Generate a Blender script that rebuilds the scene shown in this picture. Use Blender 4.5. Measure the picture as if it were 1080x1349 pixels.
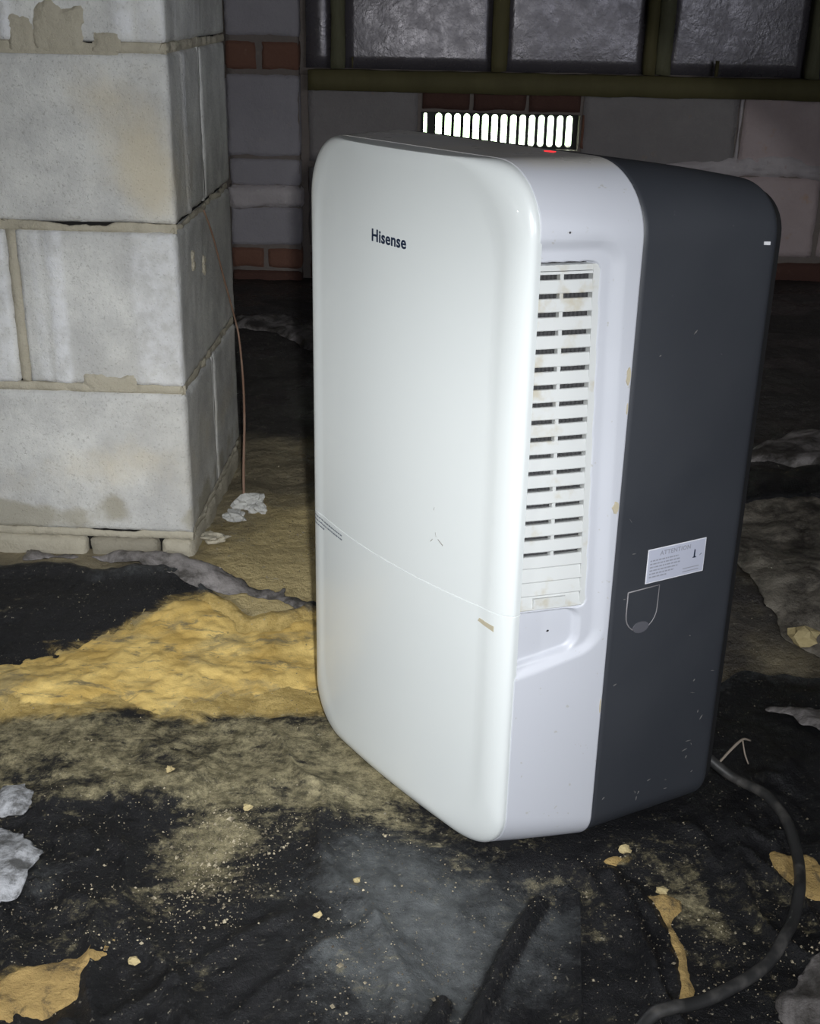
import bpy, bmesh, math, random
import numpy as np
from mathutils import Matrix, Vector
for o in list(bpy.data.objects): bpy.data.objects.remove(o, do_unlink=True)
S = bpy.context.scene; C = S.collection
random.seed(7)
# ------------------------------------------------------------------ camera, world, light, exposure
F_PX = 1589.6; PITCH = 0.409; ROLL = -0.022; EYE = 0.695
cam = bpy.data.cameras.new('camera'); cam.sensor_fit = 'VERTICAL'; cam.sensor_height = 24.0
cam.lens = F_PX * 24.0 / 1349.0; cam.clip_start = 0.02; cam.clip_end = 60
co = bpy.data.objects.new('camera', cam); C.objects.link(co)
Rm = Matrix.Rotation(-PITCH, 3, 'X') @ Matrix.Rotation(ROLL, 3, 'Y')
rt = Rm @ Vector((1, 0, 0)); up = Rm @ Vector((0, 0, 1)); fw = Rm @ Vector((0, 1, 0))
co.matrix_world = Matrix(((rt.x, up.x, -fw.x, 0), (rt.y, up.y, -fw.y, 0), (rt.z, up.z, -fw.z, EYE), (0, 0, 0, 1)))
S.camera = co
world = bpy.data.worlds.new('daylight'); S.world = world; world.use_nodes = True
world.node_tree.nodes['Background'].inputs[0].default_value = (0.86, 1.0, 0.84, 1)
world.node_tree.nodes['Background'].inputs[1].default_value = 12.0
# torch held next to the lens, its beam aimed low and to the left
def pixel_dir(px, py): return (fw * F_PX + rt * (px - 540) - up * (py - 674.5)).normalized()
def torch(name, energy, size, blend, px, py):
    lt = bpy.data.lights.new(name, 'SPOT'); lt.energy = energy; lt.color = (0.965, 0.985, 1.0)
    lt.spot_size = math.radians(size); lt.spot_blend = blend; lt.shadow_soft_size = 0.010
    lo = bpy.data.objects.new(name, lt); C.objects.link(lo); lo.location = (0.03, 0.0, EYE + 0.03)
    lo.rotation_euler = pixel_dir(px, py).to_track_quat('-Z', 'Y').to_euler()
torch('torch_spill', 26, 59.8, 0.09, 400, 790)
torch('torch_hot_spot', 30, 52, 1.0, 300, 850)
# unseen fill spot added off to the left to brighten the front panel
l2 = bpy.data.lights.new('left_fill_spot', 'SPOT'); l2.energy = 62; l2.color = (0.965, 0.985, 1.0); l2.spot_size = math.radians(31); l2.spot_blend = 1.0; l2.shadow_soft_size = 0.02
o2 = bpy.data.objects.new('left_fill_spot', l2); C.objects.link(o2); o2.location = (-1.75, -.35, .80)
o2.rotation_euler = (Vector((-.12, 1.12, .07)) - Vector((-1.75, -.35, .80))).to_track_quat('-Z', 'Y').to_euler()
# unseen area fill added behind the camera to lift the dim faces
al = bpy.data.lights.new('rear_area_fill', 'AREA'); al.energy = 12; al.shape = 'RECTANGLE'; al.size = 0.9; al.size_y = 0.6; al.color = (0.86, 0.9, 1.0)
ao = bpy.data.objects.new('rear_area_fill', al); C.objects.link(ao); ao.location = (1.2, -1.0, 0.85)
ao.rotation_euler = (Vector((0, 2.2, 0.2)) - Vector((1.2, -1.0, 0.85))).to_track_quat('-Z', 'Y').to_euler()
S.view_settings.view_transform = 'Standard'; S.view_settings.look = 'None'
S.view_settings.exposure = 0.0; S.view_settings.gamma = 1.0; S.view_settings.use_curve_mapping = False

# ------------------------------------------------------------------ numpy noise
_rng = np.random.RandomState(11); _T = _rng.rand(256, 256)
def vnoise(x, y, seed=0):
    x = np.asarray(x, float) + seed * 17.31; y = np.asarray(y, float) + seed * 9.73
    xi = np.floor(x).astype(int); yi = np.floor(y).astype(int); fx = x - xi; fy = y - yi
    fx = fx * fx * (3 - 2 * fx); fy = fy * fy * (3 - 2 * fy)
    a = _T[xi % 256, yi % 256]; b = _T[(xi + 1) % 256, yi % 256]; c = _T[xi % 256, (yi + 1) % 256]; d = _T[(xi + 1) % 256, (yi + 1) % 256]
    return (a * (1 - fx) + b * fx) * (1 - fy) + (c * (1 - fx) + d * fx) * fy
def fbm(x, y, scale=1.0, octv=4, seed=0, gain=.5):          # about -1..1
    t = 0; amp = 1; tot = 0; f = 1 / scale
    for i in range(octv):
        t = t + amp * (vnoise(np.asarray(x) * f, np.asarray(y) * f, seed + i * 3) * 2 - 1); tot += amp; amp *= gain; f *= 2.03
    return t / tot * 1.6
def sstep(a, b, x):
    t = np.clip((np.asarray(x, float) - a) / (b - a), 0, 1); return t * t * (3 - 2 * t)
def segdist(x, y, pts):
    d = np.full(np.shape(x), 1e9)
    for (ax, ay), (bx, by) in zip(pts[:-1], pts[1:]):
        vx, vy = bx - ax, by - ay; t = np.clip(((x - ax) * vx + (y - ay) * vy) / (vx * vx + vy * vy), 0, 1)
        d = np.minimum(d, np.hypot(x - ax - t * vx, y - ay - t * vy))
    return d
def polysd(x, y, poly):                                      # signed distance, positive inside
    ins = np.zeros(np.shape(x), bool); n = len(poly)
    for i in range(n):
        (ax, ay), (bx, by) = poly[i], poly[(i + 1) % n]
        c = (ay > y) != (by > y)
        with np.errstate(divide='ignore', invalid='ignore'):
            ins ^= c & (x < (bx - ax) * (y - ay) / ((by - ay) if by != ay else 1e-9) + ax)
    d = segdist(x, y, list(poly) + [poly[0]])
    return np.where(ins, d, -d)

# ------------------------------------------------------------------ materials
def mat(name, col=(.5, .5, .5), rough=.6, **k):
    m = bpy.data.materials.new(name); m.use_nodes = True; b = m.node_tree.nodes['Principled BSDF']
    b.inputs['Base Color'].default_value = (*col, 1); b.inputs['Roughness'].default_value = rough
    for kk, vv in k.items(): b.inputs[kk].default_value = vv
    return m
class NT:
    def __init__(s, m): s.t = m.node_tree; s.b = s.t.nodes['Principled BSDF']; s.tc = s.n('ShaderNodeTexCoord'); s.geo = s.n('ShaderNodeNewGeometry')
    def n(s, ty, **k):
        o = s.t.nodes.new(ty)
        for a, v in k.items(): setattr(o, a, v)
        return o
    def l(s, a, b): s.t.links.new(a, b)
    def noise(s, scale, detail=4, rough=.55, vec=None, dist=0, stretch=None):
        o = s.n('ShaderNodeTexNoise'); o.inputs['Scale'].default_value = scale; o.inputs['Detail'].default_value = detail
        o.inputs['Roughness'].default_value = rough; o.inputs['Distortion'].default_value = dist
        v = vec if vec is not None else s.geo.outputs['Position']
        if stretch:
            mp = s.n('ShaderNodeMapping'); mp.inputs['Scale'].default_value = stretch; s.l(v, mp.inputs['Vector']); v = mp.outputs[0]
        s.l(v, o.inputs['Vector']); return o.outputs['Fac']
    def ramp(s, fac, a, b, ca=0.0, cb=1.0):
        o = s.n('ShaderNodeMapRange'); o.interpolation_type = 'SMOOTHSTEP'; s.l(fac, o.inputs[0])
        for i, v in enumerate((a, b, ca, cb)): o.inputs[i + 1].default_value = v
        return o.outputs[0]
    def math(s, op, a, b=None):
        o = s.n('ShaderNodeMath', operation=op)
        for i, v in enumerate((a, b)):
            if v is None: continue
            if isinstance(v, (int, float)): o.inputs[i].default_value = v
            else: s.l(v, o.inputs[i])
        return o.outputs[0]
    def mix(s, fac, a, b):
        o = s.n('ShaderNodeMix', data_type='RGBA'); o.clamp_factor = True
        if isinstance(fac, (int, float)): o.inputs[0].default_value = fac
        else: s.l(fac, o.inputs[0])
        for i, v in ((6, a), (7, b)):
            if isinstance(v, tuple): o.inputs[i].default_value = (*v, 1)
            else: s.l(v, o.inputs[i])
        return o.outputs[2]
    def attr(s, name): o = s.n('ShaderNodeAttribute', attribute_name=name); return o.outputs['Fac']
    def col(s, c): s.l(c, s.b.inputs['Base Color'])
    def rough(s, c): s.l(c, s.b.inputs['Roughness'])
    def bump(s, h, strength=.5, dist=.002):
        o = s.n('ShaderNodeBump'); o.inputs['Strength'].default_value = strength; o.inputs['Distance'].default_value = dist
        s.l(h, o.inputs['Height']); s.l(o.outputs[0], s.b.inputs['Normal'])

# appliance plastics
M_panel = mat('glossy_white_plastic', (.80, .84, .835), .3); t = NT(M_panel)
M_panel.node_tree.nodes['Principled BSDF'].inputs['Coat Weight'].default_value = .3
t.col(t.mix(t.noise(4, 2), (.70, .735, .735), (.74, .77, .765)))
M_shell = mat('satin_white_plastic', (.52, .535, .585), .38); t = NT(M_shell)
sx = t.n('ShaderNodeSeparateXYZ'); t.l(t.tc.outputs['Object'], sx.inputs[0])
nz = t.n('ShaderNodeSeparateXYZ'); t.l(t.geo.outputs['True Normal'], nz.inputs[0])
topm = t.math('MULTIPLY', t.ramp(sx.outputs[2], .606, .614), t.ramp(t.noise(9, 6, .62, dist=.6), .30, .62, .35, 1))
spk = t.ramp(t.noise(170, 2, .5), .70, .76)
t.col(t.mix(topm, t.mix(spk, (.52, .535, .585), (.44, .44, .44)), (.56, .54, .51)))
t.rough(t.math('ADD', t.math('MULTIPLY', topm, -.08), t.ramp(t.noise(25, 3), .3, .7, .32, .45)))
M_dark = mat('charcoal_plastic', (.05, .055, .066), .5); t = NT(M_dark)
scr = t.ramp(t.noise(75, 7, .8), .655, .74)
t.col(t.mix(t.math('MULTIPLY', scr, .35), t.mix(t.noise(5, 4), (.030, .034, .042), (.044, .047, .056)), (.3, .29, .27)))
t.rough(t.ramp(t.noise(8, 5), .3, .7, .42, .62)); t.bump(t.noise(900, 2), .12, .0006)
M_louver = mat('dusty_louvre_plastic', (.56, .57, .55), .5); t = NT(M_louver)
t.col(t.mix(t.ramp(t.noise(38, 4, .6), .52, .72), (.56, .575, .57), (.46, .43, .35)))
M_filter = mat('dark_filter_mesh', (.035, .035, .037), .8); t = NT(M_filter)
w = t.n('ShaderNodeTexWave'); w.inputs['Scale'].default_value = 260; t.l(t.tc.outputs['Object'], w.inputs['Vector']); t.bump(w.outputs['Fac'], .6, .001)
M_black = mat('black_rubber', (.012, .012, .013), .55)
M_ink = mat('dark_blue_ink', (.012, .022, .05), .45)
M_greyink = mat('grey_ink', (.17, .19, .23), .6)
M_paleink = mat('pale_grey_ink', (.30, .31, .36), .6)
M_label = mat('silver_label', (.50, .52, .62), .42)
M_labeledge = mat('label_edge', (.8, .8, .85), .5)
M_tape = mat('tan_residue', (.46, .41, .30), .7)
M_led = mat('red_indicator', (.6, .02, .02), .4); M_led.node_tree.nodes['Principled BSDF'].inputs['Emission Color'].default_value = (1, .03, .04, 1)
M_led.node_tree.nodes['Principled BSDF'].inputs['Emission Strength'].default_value = 1.3
M_cord = mat('dusty_black_cord', (.03, .03, .03), .5); t = NT(M_cord)
t.col(t.mix(t.ramp(t.noise(45, 4), .45, .75), (.028, .028, .028), (.09, .085, .08)))

# masonry
M_block = mat('concrete_block', (.5, .5, .47), .92); t = NT(M_block)
base = t.mix(t.ramp(t.noise(11, 6, .65), .3, .72), (.52, .52, .51), (.76, .76, .73))
base = t.mix(t.math('MULTIPLY', t.ramp(t.noise(4.5, 5, .6, dist=.4), .50, .66), .38), base, (.44, .43, .41))
base = t.mix(t.math('MULTIPLY', t.ramp(t.noise(300, 3, .6), .56, .7), .5), base, (.33, .32, .30))
base = t.mix(t.math('MULTIPLY', t.attr('ridge'), t.ramp(t.noise(60, 4, .6), .3, .65, .15, .75)), base, (.84, .85, .88))
base = t.mix(t.ramp(t.math('ADD', t.attr('tan'), t.math('MULTIPLY', t.math('SUBTRACT', t.noise(24, 5, .6), .5), .8)), .15, 1.0, 0, .75), base, (.68, .60, .44))
base = t.mix(t.ramp(t.math('ADD', t.attr('damp'), t.math('MULTIPLY', t.math('SUBTRACT', t.noise(18, 5, .6), .5), .9)), .35, .6, 0, .75), base, (.36, .33, .25))
t.col(base)
vo = t.n('ShaderNodeTexVoronoi'); vo.inputs['Scale'].default_value = 210; t.l(t.geo.outputs['Position'], vo.inputs['Vector'])
t.bump(t.math('ADD', t.noise(180, 5, .7), t.math('MULTIPLY', t.ramp(vo.outputs['Distance'], 0, .25), .5)), .55, .003)
M_mortar = mat('mortar', (.52, .46, .34), .95); t = NT(M_mortar)
t.col(t.mix(t.noise(30, 5, .6), (.42, .38, .29), (.58, .54, .44))); t.bump(t.noise(150, 6, .7), .8, .004)
M_gap = mat('painted_crack_shade', (.012, .011, .010), 1)  # near-black colour stands in for the shade deep inside the cracks
def far_block(name, c1, c2, eff):
    m = mat(name, c1, .9); t = NT(m)
    b_ = t.mix(t.noise(9, 6, .65), c1, c2)
    b_ = t.mix(t.ramp(t.noise(16, 6, .7), .60, .74, 0, .7), b_, eff)
    t.col(b_); t.bump(t.noise(110, 6, .7), .8, .005); return m
M_fblock = far_block('damp_block', (.36, .34, .375), (.50, .475, .51), (.60, .54, .48))
M_dblock = far_block('dark_damp_block', (.24, .22, .22), (.38, .355, .35), (.40, .29, .22))
M_pblock = far_block('stained_block', (.50, .39, .38), (.74, .63, .63), (.60, .38, .25))
M_brick = far_block('red_brick', (.19, .085, .055), (.27, .14, .10), (.40, .28, .2))
M_dbrick = far_block('dark_red_brick', (.09, .04, .03), (.13, .065, .05), (.20, .11, .08))
M_eff = far_block('pale_lime_mortar', (.45, .40, .41), (.85, .79, .80), (.30, .22, .19))
M_fmortar = far_block('dirty_mortar', (.20, .17, .15), (.28, .24, .22), (.35, .3, .26))
M_timber = mat('green_tinged_timber', (.14, .13, .05), .8); t = NT(M_timber)
t.col(t.mix(t.noise(14, 6, .65, stretch=(1, 1, .25)), (.08, .07, .028), (.17, .15, .065))); t.bump(t.noise(60, 5, .6, stretch=(1, 1, .1)), .5, .003)
M_timber2 = mat('weathered_timber_stud', (.14, .13, .05), .8); t = NT(M_timber2)
t.col(t.mix(t.noise(30, 6, .7, stretch=(2, 1, .4)), (.09, .085, .045), (.21, .21, .13))); t.bump(t.noise(80, 5, .6), .6, .003)
M_sheath = mat('glossy_grey_sheathing', (.25, .235, .26), .3, Metallic=0.25); t = NT(M_sheath)
t.col(t.mix(t.noise(5, 5, .6), (.11, .10, .112), (.17, .158, .175)))
t.rough(t.ramp(t.noise(30, 3), .3, .7, .22, .34)); t.bump(t.noise(70, 5, .6, dist=.3), .5, .0016)
M_ventmetal = mat('dark_vent_metal', (.012, .016, .013), .6)
M_room = mat('crawlspace_masonry', (.22, .2, .18), .95); t = NT(M_room); t.col(t.mix(t.noise(4, 5), (.16, .15, .14), (.26, .24, .22)))
M_joist = mat('joist_timber', (.16, .11, .07), .85); t = NT(M_joist); t.col(t.mix(t.noise(8, 5, .6, stretch=(.2, 3, 3)), (.1, .07, .045), (.2, .15, .1)))
M_lawn = mat('sunny_lawn', (.5, .62, .42), .9); t = NT(M_lawn); t.col(t.mix(t.noise(12, 4), (.44, .60, .34), (.62, .70, .54)))

# ground materials
M_soil = mat('wet_brown_silt', (.2, .16, .09), .5); t = NT(M_soil)
c_ = t.mix(t.ramp(t.noise(5, 6, .6, dist=.4), .32, .66), (.17, .145, .10), (.33, .28, .18))
c_ = t.mix(t.ramp(t.math('ADD', t.attr('sand'), t.math('MULTIPLY', t.math('SUBTRACT', t.noise(16, 6, .65), .5), .8)), .3, .8), c_, (.50, .40, .20))
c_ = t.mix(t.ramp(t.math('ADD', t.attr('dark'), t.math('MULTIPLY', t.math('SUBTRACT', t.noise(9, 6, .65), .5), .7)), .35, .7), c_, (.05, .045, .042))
c_ = t.mix(t.ramp(t.noise(120, 3, .6), .64, .74, 0, .7), c_, (.34, .31, .25))
t.col(c_); t.rough(t.ramp(t.noise(7, 5, .6), .38, .6, .22, .7)); t.bump(t.noise(70, 7, .68), .9, .008)
def sheet_mat(name, film_c, base_c=(.009, .009, .010)):
    m = mat(name, base_c, .4); m.node_tree.nodes['Principled BSDF'].inputs['Specular IOR Level'].default_value = .32; t = NT(m)
    n1 = t.noise(22, 10, .74, dist=.6, stretch=(.7, 1.3, 1)); n2 = t.noise(110, 8, .78); n3 = t.noise(9, 8, .7, dist=.8); n4 = t.ramp(t.noise(60, 9, .8), .36, .66)
    c = t.mix(n2, base_c, tuple(v * 1.9 for v in base_c))
    f1 = t.math('ADD', t.attr('film_haze'), t.math('MULTIPLY', t.math('SUBTRACT', n3, .5), .9))
    c = t.mix(t.ramp(t.math('ADD', f1, t.math('MULTIPLY', t.math('SUBTRACT', n2, .5), .6)), .28, 1.0, 0, .9), c, film_c)
    o1 = t.math('ADD', t.attr('olive'), t.math('MULTIPLY', t.math('SUBTRACT', n1, .5), 2.1))
    o1 = t.math('ADD', o1, t.math('ADD', t.math('MULTIPLY', t.math('SUBTRACT', n2, .5), 1.6), t.math('MULTIPLY', t.math('SUBTRACT', n3, .5), 2.0)))
    c = t.mix(t.ramp(o1, .32, .95, 0, .95), c, t.mix(n4, (.10, .088, .05), (.46, .40, .24)))
    sd = t.math('ADD', t.attr('sand'), t.math('MULTIPLY', t.math('SUBTRACT', n1, .5), 1.3))
    c = t.mix(t.ramp(sd, .42, .8), c, t.mix(n4, (.44, .31, .10), (.70, .52, .20)))
    sp = t.ramp(t.noise(260, 4, .65), .635, .69)
    c = t.mix(t.math('MULTIPLY', sp, t.ramp(n1, .4, .6, .1, .9)), c, (.42, .38, .29))
    t.col(c)
    t.rough(t.ramp(t.math('ADD', t.attr('sand'), t.math('ADD', t.attr('olive'), n1)), .3, 1.2, .27, .8))
    t.bump(t.math('ADD', n2, t.math('MULTIPLY', t.noise(300, 4, .7), .5)), .8, .003); return m
M_sheet = sheet_mat('muddy_black_polythene', (.20, .215, .22))
M_film = sheet_mat('dusty_grey_polythene', (.19, .205, .21), (.03, .032, .034))
M_greysheet = mat('grey_sheet_plastic', (.3, .29, .32), .5); t = NT(M_greysheet)
t.col(t.mix(t.ramp(t.noise(14, 7, .7, dist=.6), .38, .62), (.05, .045, .040), (.27, .25, .245))); t.bump(t.noise(60, 6, .65), .7, .005)
M_mudsheet = mat('muddy_sheet', (.2, .18, .15), .55); t = NT(M_mudsheet)
t.col(t.mix(t.ramp(t.noise(11, 9, .75, dist=.6), .36, .66), (.035, .03, .026), (.30, .27, .22))); t.bump(t.noise(60, 7, .7), .9, .006)
M_whitesheet = mat('torn_pale_plastic', (.6, .6, .62), .5); t = NT(M_whitesheet)
t.col(t.mix(t.ramp(t.noise(32, 7, .75), .38, .6), (.12, .12, .12), (.50, .51, .54))); t.bump(t.noise(90, 6, .65), .7, .004)
M_sand = mat('yellow_sand', (.5, .36, .14), .9); t = NT(M_sand)
c_ = t.mix(t.ramp(t.noise(13, 7, .65, dist=.5), .33, .66), (.60, .40, .11), (.88, .64, .22))
c_ = t.mix(t.ramp(t.math('ADD', t.math('MULTIPLY', t.math('SUBTRACT', t.noise(26, 7, .7), .5), 1.3), t.attr('edge')), .22, .62), (.28, .22, .10), c_)
c_ = t.mix(t.ramp(t.noise(150, 4, .6), .66, .74, 0, .8), c_, (.20, .16, .09))
c_ = t.mix(t.ramp(t.noise(34, 8, .75, dist=.5, stretch=(.5, 1.4, 1)), .52, .64, 0, .85), c_, (.20, .17, .10))
c_ = t.mix(t.ramp(t.noise(8, 7, .7, dist=.8, stretch=(.7, 1.5, 1)), .50, .66, 0, .7), c_, (.25, .21, .12))
t.col(c_); t.bump(t.noise(140, 7, .7), .6, .003)
M_osand = mat('orange_sand', (.5, .32, .1), .85); t = NT(M_osand)
t.col(t.mix(t.ramp(t.noise(45, 8, .75, dist=.4), .50, .66, 0, .85), t.mix(t.noise(40, 6, .7), (.40, .26, .09), (.66, .46, .18)), (.12, .09, .05))); t.bump(t.noise(150, 7, .7), .9, .005)
M_crumb = mat('soil_crumb', (.28, .22, .13), .9); t = NT(M_crumb)
t.col(t.mix(t.ramp(t.noise(45, 3, .7), .40, .66), (.08, .065, .045), (.46, .40, .28)))
M_lump = mat('yellow_clay', (.62, .50, .24), .9); t = NT(M_lump); t.col(t.mix(t.noise(60, 4), (.36, .28, .13), (.66, .55, .30))); t.bump(t.noise(150, 5), .8, .003)
M_wire = mat('rusty_wire', (.3, .16, .1), .7); t = NT(M_wire); t.col(t.mix(t.noise(40, 4), (.20, .085, .045), (.42, .30, .23)))
M_twig = mat('dry_twig', (.3, .25, .2), .85)

# ------------------------------------------------------------------ object helpers
def mesh_np(name, V, Fc, m, parent=None, smooth=True, attrs=None):
    me = bpy.data.meshes.new(name); V = np.asarray(V, np.float64)
    me.from_pydata(V.tolist(), [], Fc if isinstance(Fc, list) else Fc.tolist()); me.update()
    if smooth: me.polygons.foreach_set('use_smooth', [True] * len(me.polygons))
    for k, a in (attrs or {}).items():
        at = me.attributes.new(k, 'FLOAT', 'POINT'); at.data.foreach_set('value', np.asarray(a, np.float32))
    if m: me.materials.append(m)
    o = bpy.data.objects.new(name, me); C.objects.link(o)
    if parent is not None: o.parent = parent
    return o
def from_bm(name, bm, m, parent=None, smooth=True):
    me = bpy.data.meshes.new(name); bm.normal_update(); bm.to_mesh(me); bm.free()
    if smooth: me.polygons.foreach_set('use_smooth', [True] * len(me.polygons))
    if m: me.materials.append(m)
    o = bpy.data.objects.new(name, me); C.objects.link(o)
    if parent is not None: o.parent = parent
    return o
def empty(name, loc=(0, 0, 0), rot=(0, 0, 0)):
    o = bpy.data.objects.new(name, None); o.empty_display_size = .05; C.objects.link(o); o.location = loc; o.rotation_euler = rot; return o
def tag(o, label=None, cat=None, group=None, kind=None):
    for k, v in (('label', label), ('category', cat), ('group', group), ('kind', kind)):
        if v: o[k] = v
    return o
def box(name, a, b, m, parent=None, bevel=.002, smooth=False):
    bm = bmesh.new(); bmesh.ops.create_cube(bm, size=1)
    a = Vector(a); b = Vector(b)
    for v in bm.verts: v.co = Vector((a[i] + (b[i] - a[i]) * (v.co[i] + .5) for i in range(3)))
    if bevel: bmesh.ops.bevel(bm, geom=bm.edges[:], offset=bevel, segments=2, affect='EDGES')
    return from_bm(name, bm, m, parent, smooth)
def join_boxes(name, boxes, m, parent=None):
    bm = bmesh.new()
    for a, b in boxes:
        r = bmesh.ops.create_cube(bm, size=1); a = Vector(a); b = Vector(b)
        for v in r['verts']: v.co = Vector((a[i] + (b[i] - a[i]) * (v.co[i] + .5) for i in range(3)))
    return from_bm(name, bm, m, parent, False)
def rough_slab(name, a, b, m, parent=None, res=.02, amp=.0015, chip=.003, seed=0, fn=None, attrf=None):
    """a box as a fine shell of grids, edges worn and faces uneven"""
    a = np.array(a, float); b = np.array(b, float); n = np.maximum(1, np.round((b - a) / res)).astype(int)
    idx = {}; V = []; Fc = []
    def vid(i, j, k):
        q = (i, j, k)
        if q not in idx: idx[q] = len(V); V.append(a + (b - a) * np.array(q) / n)
        return idx[q]
    for ax in range(3):
        u, w = (ax + 1) % 3, (ax + 2) % 3
        for side in (0, n[ax]):
            for i in range(n[u]):
                for j in range(n[w]):
                    qs = []
                    for di, dj in ((0, 0), (1, 0), (1, 1), (0, 1)):
                        q = [0, 0, 0]; q[ax] = side; q[u] = i + di; q[w] = j + dj; qs.append(vid(*q))
                    Fc.append(qs if side else qs[::-1])
    V = np.array(V); c = (a + b) / 2; h = (b - a) / 2
    d = np.abs(V - c) / h; onf = (d > .999)
    ne = onf.sum(1)                                        # 2 on edges, 3 at corners
    nn = fbm(V[:, 0] + V[:, 1] * 1.7, V[:, 2] - V[:, 1] * 1.3, .05, 4, seed)
    out = np.where(onf, np.sign(V - c), 0)
    V0 = V.copy()
    V = V + out * (nn[:, None] * amp)
    wear = chip * (.55 + .9 * np.abs(fbm(V0[:, 0] + V0[:, 1], V0[:, 2], .03, 3, seed + 5)))
    V = V - out * (wear * (ne >= 2))[:, None]
    if fn: V = fn(V, V0, out)
    at = attrf(V0) if attrf else None
    return mesh_np(name, V, Fc, m, parent, True, at)
def crom(P, n=10):
    P = [np.array(p, float) for p in P]; P = [2 * P[0] - P[1]] + P + [2 * P[-1] - P[-2]]; out = []
    for i in range(1, len(P) - 2):
        for k in range(n):
            t = k / n; p0, p1, p2, p3 = P[i - 1:i + 3]
            out.append(.5 * (2 * p1 + (p2 - p0) * t + (2 * p0 - 5 * p1 + 4 * p2 - p3) * t * t + (3 * p1 - p0 - 3 * p2 + p3) * t ** 3))
    out.append(P[-2]); return np.array(out)
def tube(name, P, r, m, parent=None, seg=10):
    P = np.array(P, float); n = len(P); R = np.full(n, r) if np.isscalar(r) else np.interp(np.linspace(0, 1, n), np.linspace(0, 1, len(r)), r)
    T = np.gradient(P, axis=0); T /= np.linalg.norm(T, axis=1)[:, None]
    u = np.cross(T[0], [0.3, 0.1, 1.0]); u /= np.linalg.norm(u); V = []
    for i in range(n):
        u = u - T[i] * (u @ T[i]); u /= np.linalg.norm(u); w = np.cross(T[i], u)
        for k in range(seg):
            a = 2 * math.pi * k / seg; V.append(P[i] + R[i] * (math.cos(a) * u + math.sin(a) * w))
    Fc = [[i * seg + k, i * seg + (k + 1) % seg, (i + 1) * seg + (k + 1) % seg, (i + 1) * seg + k] for i in range(n - 1) for k in range(seg)]
    Fc += [list(range(seg))[::-1], [(n - 1) * seg + k for k in range(seg)]]
    return mesh_np(name, V, Fc, m, parent)
def lump(name, c, r, m, parent=None, seed=0, sub=2, sq=(1, 1, 1), amp=.3):
    bm = bmesh.new(); bmesh.ops.create_icosphere(bm, subdivisions=sub, radius=1)
    rg = random.Random(seed); k = [Vector((rg.uniform(-1, 1), rg.uniform(-1, 1), rg.uniform(-1, 1))).normalized() for _ in range(7)]
    for v in bm.verts:
        d = v.co.normalized(); s = 1 + amp * sum(math.sin(3 * d.dot(q) * (1 + i * .4) + i) for i, q in enumerate(k)) / 4
        v.co = Vector((d.x * s * r * sq[0], d.y * s * r * sq[1], d.z * s * r * sq[2]))
    o = from_bm(name, bm, m, parent, False); o.location = c; return o

# ------------------------------------------------------------------ ground shape
_pl = np.linalg.solve(np.array([[-.0957, 1.1335, 1], [.0917, .8865, 1], [.2941, .9836, 1]]), np.array([-.0398, -.0342, -.0360]))
FOOT = [(-.10, 1.13), (-.03, .96), (.09, .88), (.18, .905), (.30, .98), (.30, 1.02), (.07, 1.31), (-.05, 1.21)]
FOLDS = [([(.120, .835), (.104, .80), (.078, .744), (.050, .670)], .013, .0075), ([(.034, .71), (.022, .66)], .012, .007),
         ([(.188, .872), (.200, .83), (.209, .774), (.198, .690)], .010, .010), ([(.207, .86), (.226, .80), (.222, .74)], .007, .007),
         ([(-.10, .80), (-.17, .74), (-.22, .69)], .004, .008), ([(-.02, .80), (-.08, .75), (-.13, .69)], .004, .007),
         ([(-.37, .95), (-.20, 1.01), (-.05, .99)], .006, .02)]
def ground(x, y):
    x = np.asarray(x, float); y = np.asarray(y, float)
    b = -.037 + .037 * sstep(1.22, 1.43, y + .12 * np.clip(-x - .1, 0, .3) / .3 * 0)
    b = b + .010 * fbm(x, y, .33, 3, 1) * sstep(0, .25, np.abs(y - 1.43) + 0.05) + .0042 * fbm(x, y, .07, 4, 2) + .0012 * fbm(x, y, .016, 3, 3)
    b = b + .03 * sstep(.35, .9, x) * sstep(1.0, 1.5, y) * (.5 + .5 * fbm(x, y, .5, 2, 8))
    b = b + .05 * sstep(2.1, 2.9, y) * .25
    w = np.clip(polysd(x, y, FOOT) / .05 + 1, 0, 1); pl = _pl[0] * x + _pl[1] * y + _pl[2] - .004
    b = b * (1 - w) + (pl - .0015 + .0012 * fbm(x, y, .03, 2, 4)) * w
    # clear of the pillar foot
    return b
def sheet_h(x, y):
    h = ground(x, y) + .004
    out = np.clip(-polysd(x, y, FOOT) / .03, 0, 1)
    wr = np.abs(fbm(x * 1.0 + y * .4, (y - x) * .35, .10, 4, 21)); h = h + out * .010 * (1 - np.clip(wr * 2.4, 0, 1)) ** 2 * sstep(1.25, .9, y)
    for pts, hh, ww in FOLDS:
        d = segdist(x, y, pts); h = h + out * hh * np.exp(-(d / ww) ** 2)
    return h
def grid(xs, ys):
    X, Y = np.meshgrid(xs, ys); nx = len(xs); ny = len(ys)
    I = np.arange(nx * ny).reshape(ny, nx)
    Fc = np.stack([I[:-1, :-1], I[:-1, 1:], I[1:, 1:], I[1:, :-1]], -1).reshape(-1, 4)
    return X.ravel(), Y.ravel(), Fc
def trim(V, Fc, keep, attrs):
    kf = keep[Fc].all(1); Fc = Fc[kf]; used = np.unique(Fc); mp = -np.ones(len(V), int); mp[used] = np.arange(len(used))
    return V[used], mp[Fc], {k: a[used] for k, a in attrs.items()}
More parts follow.
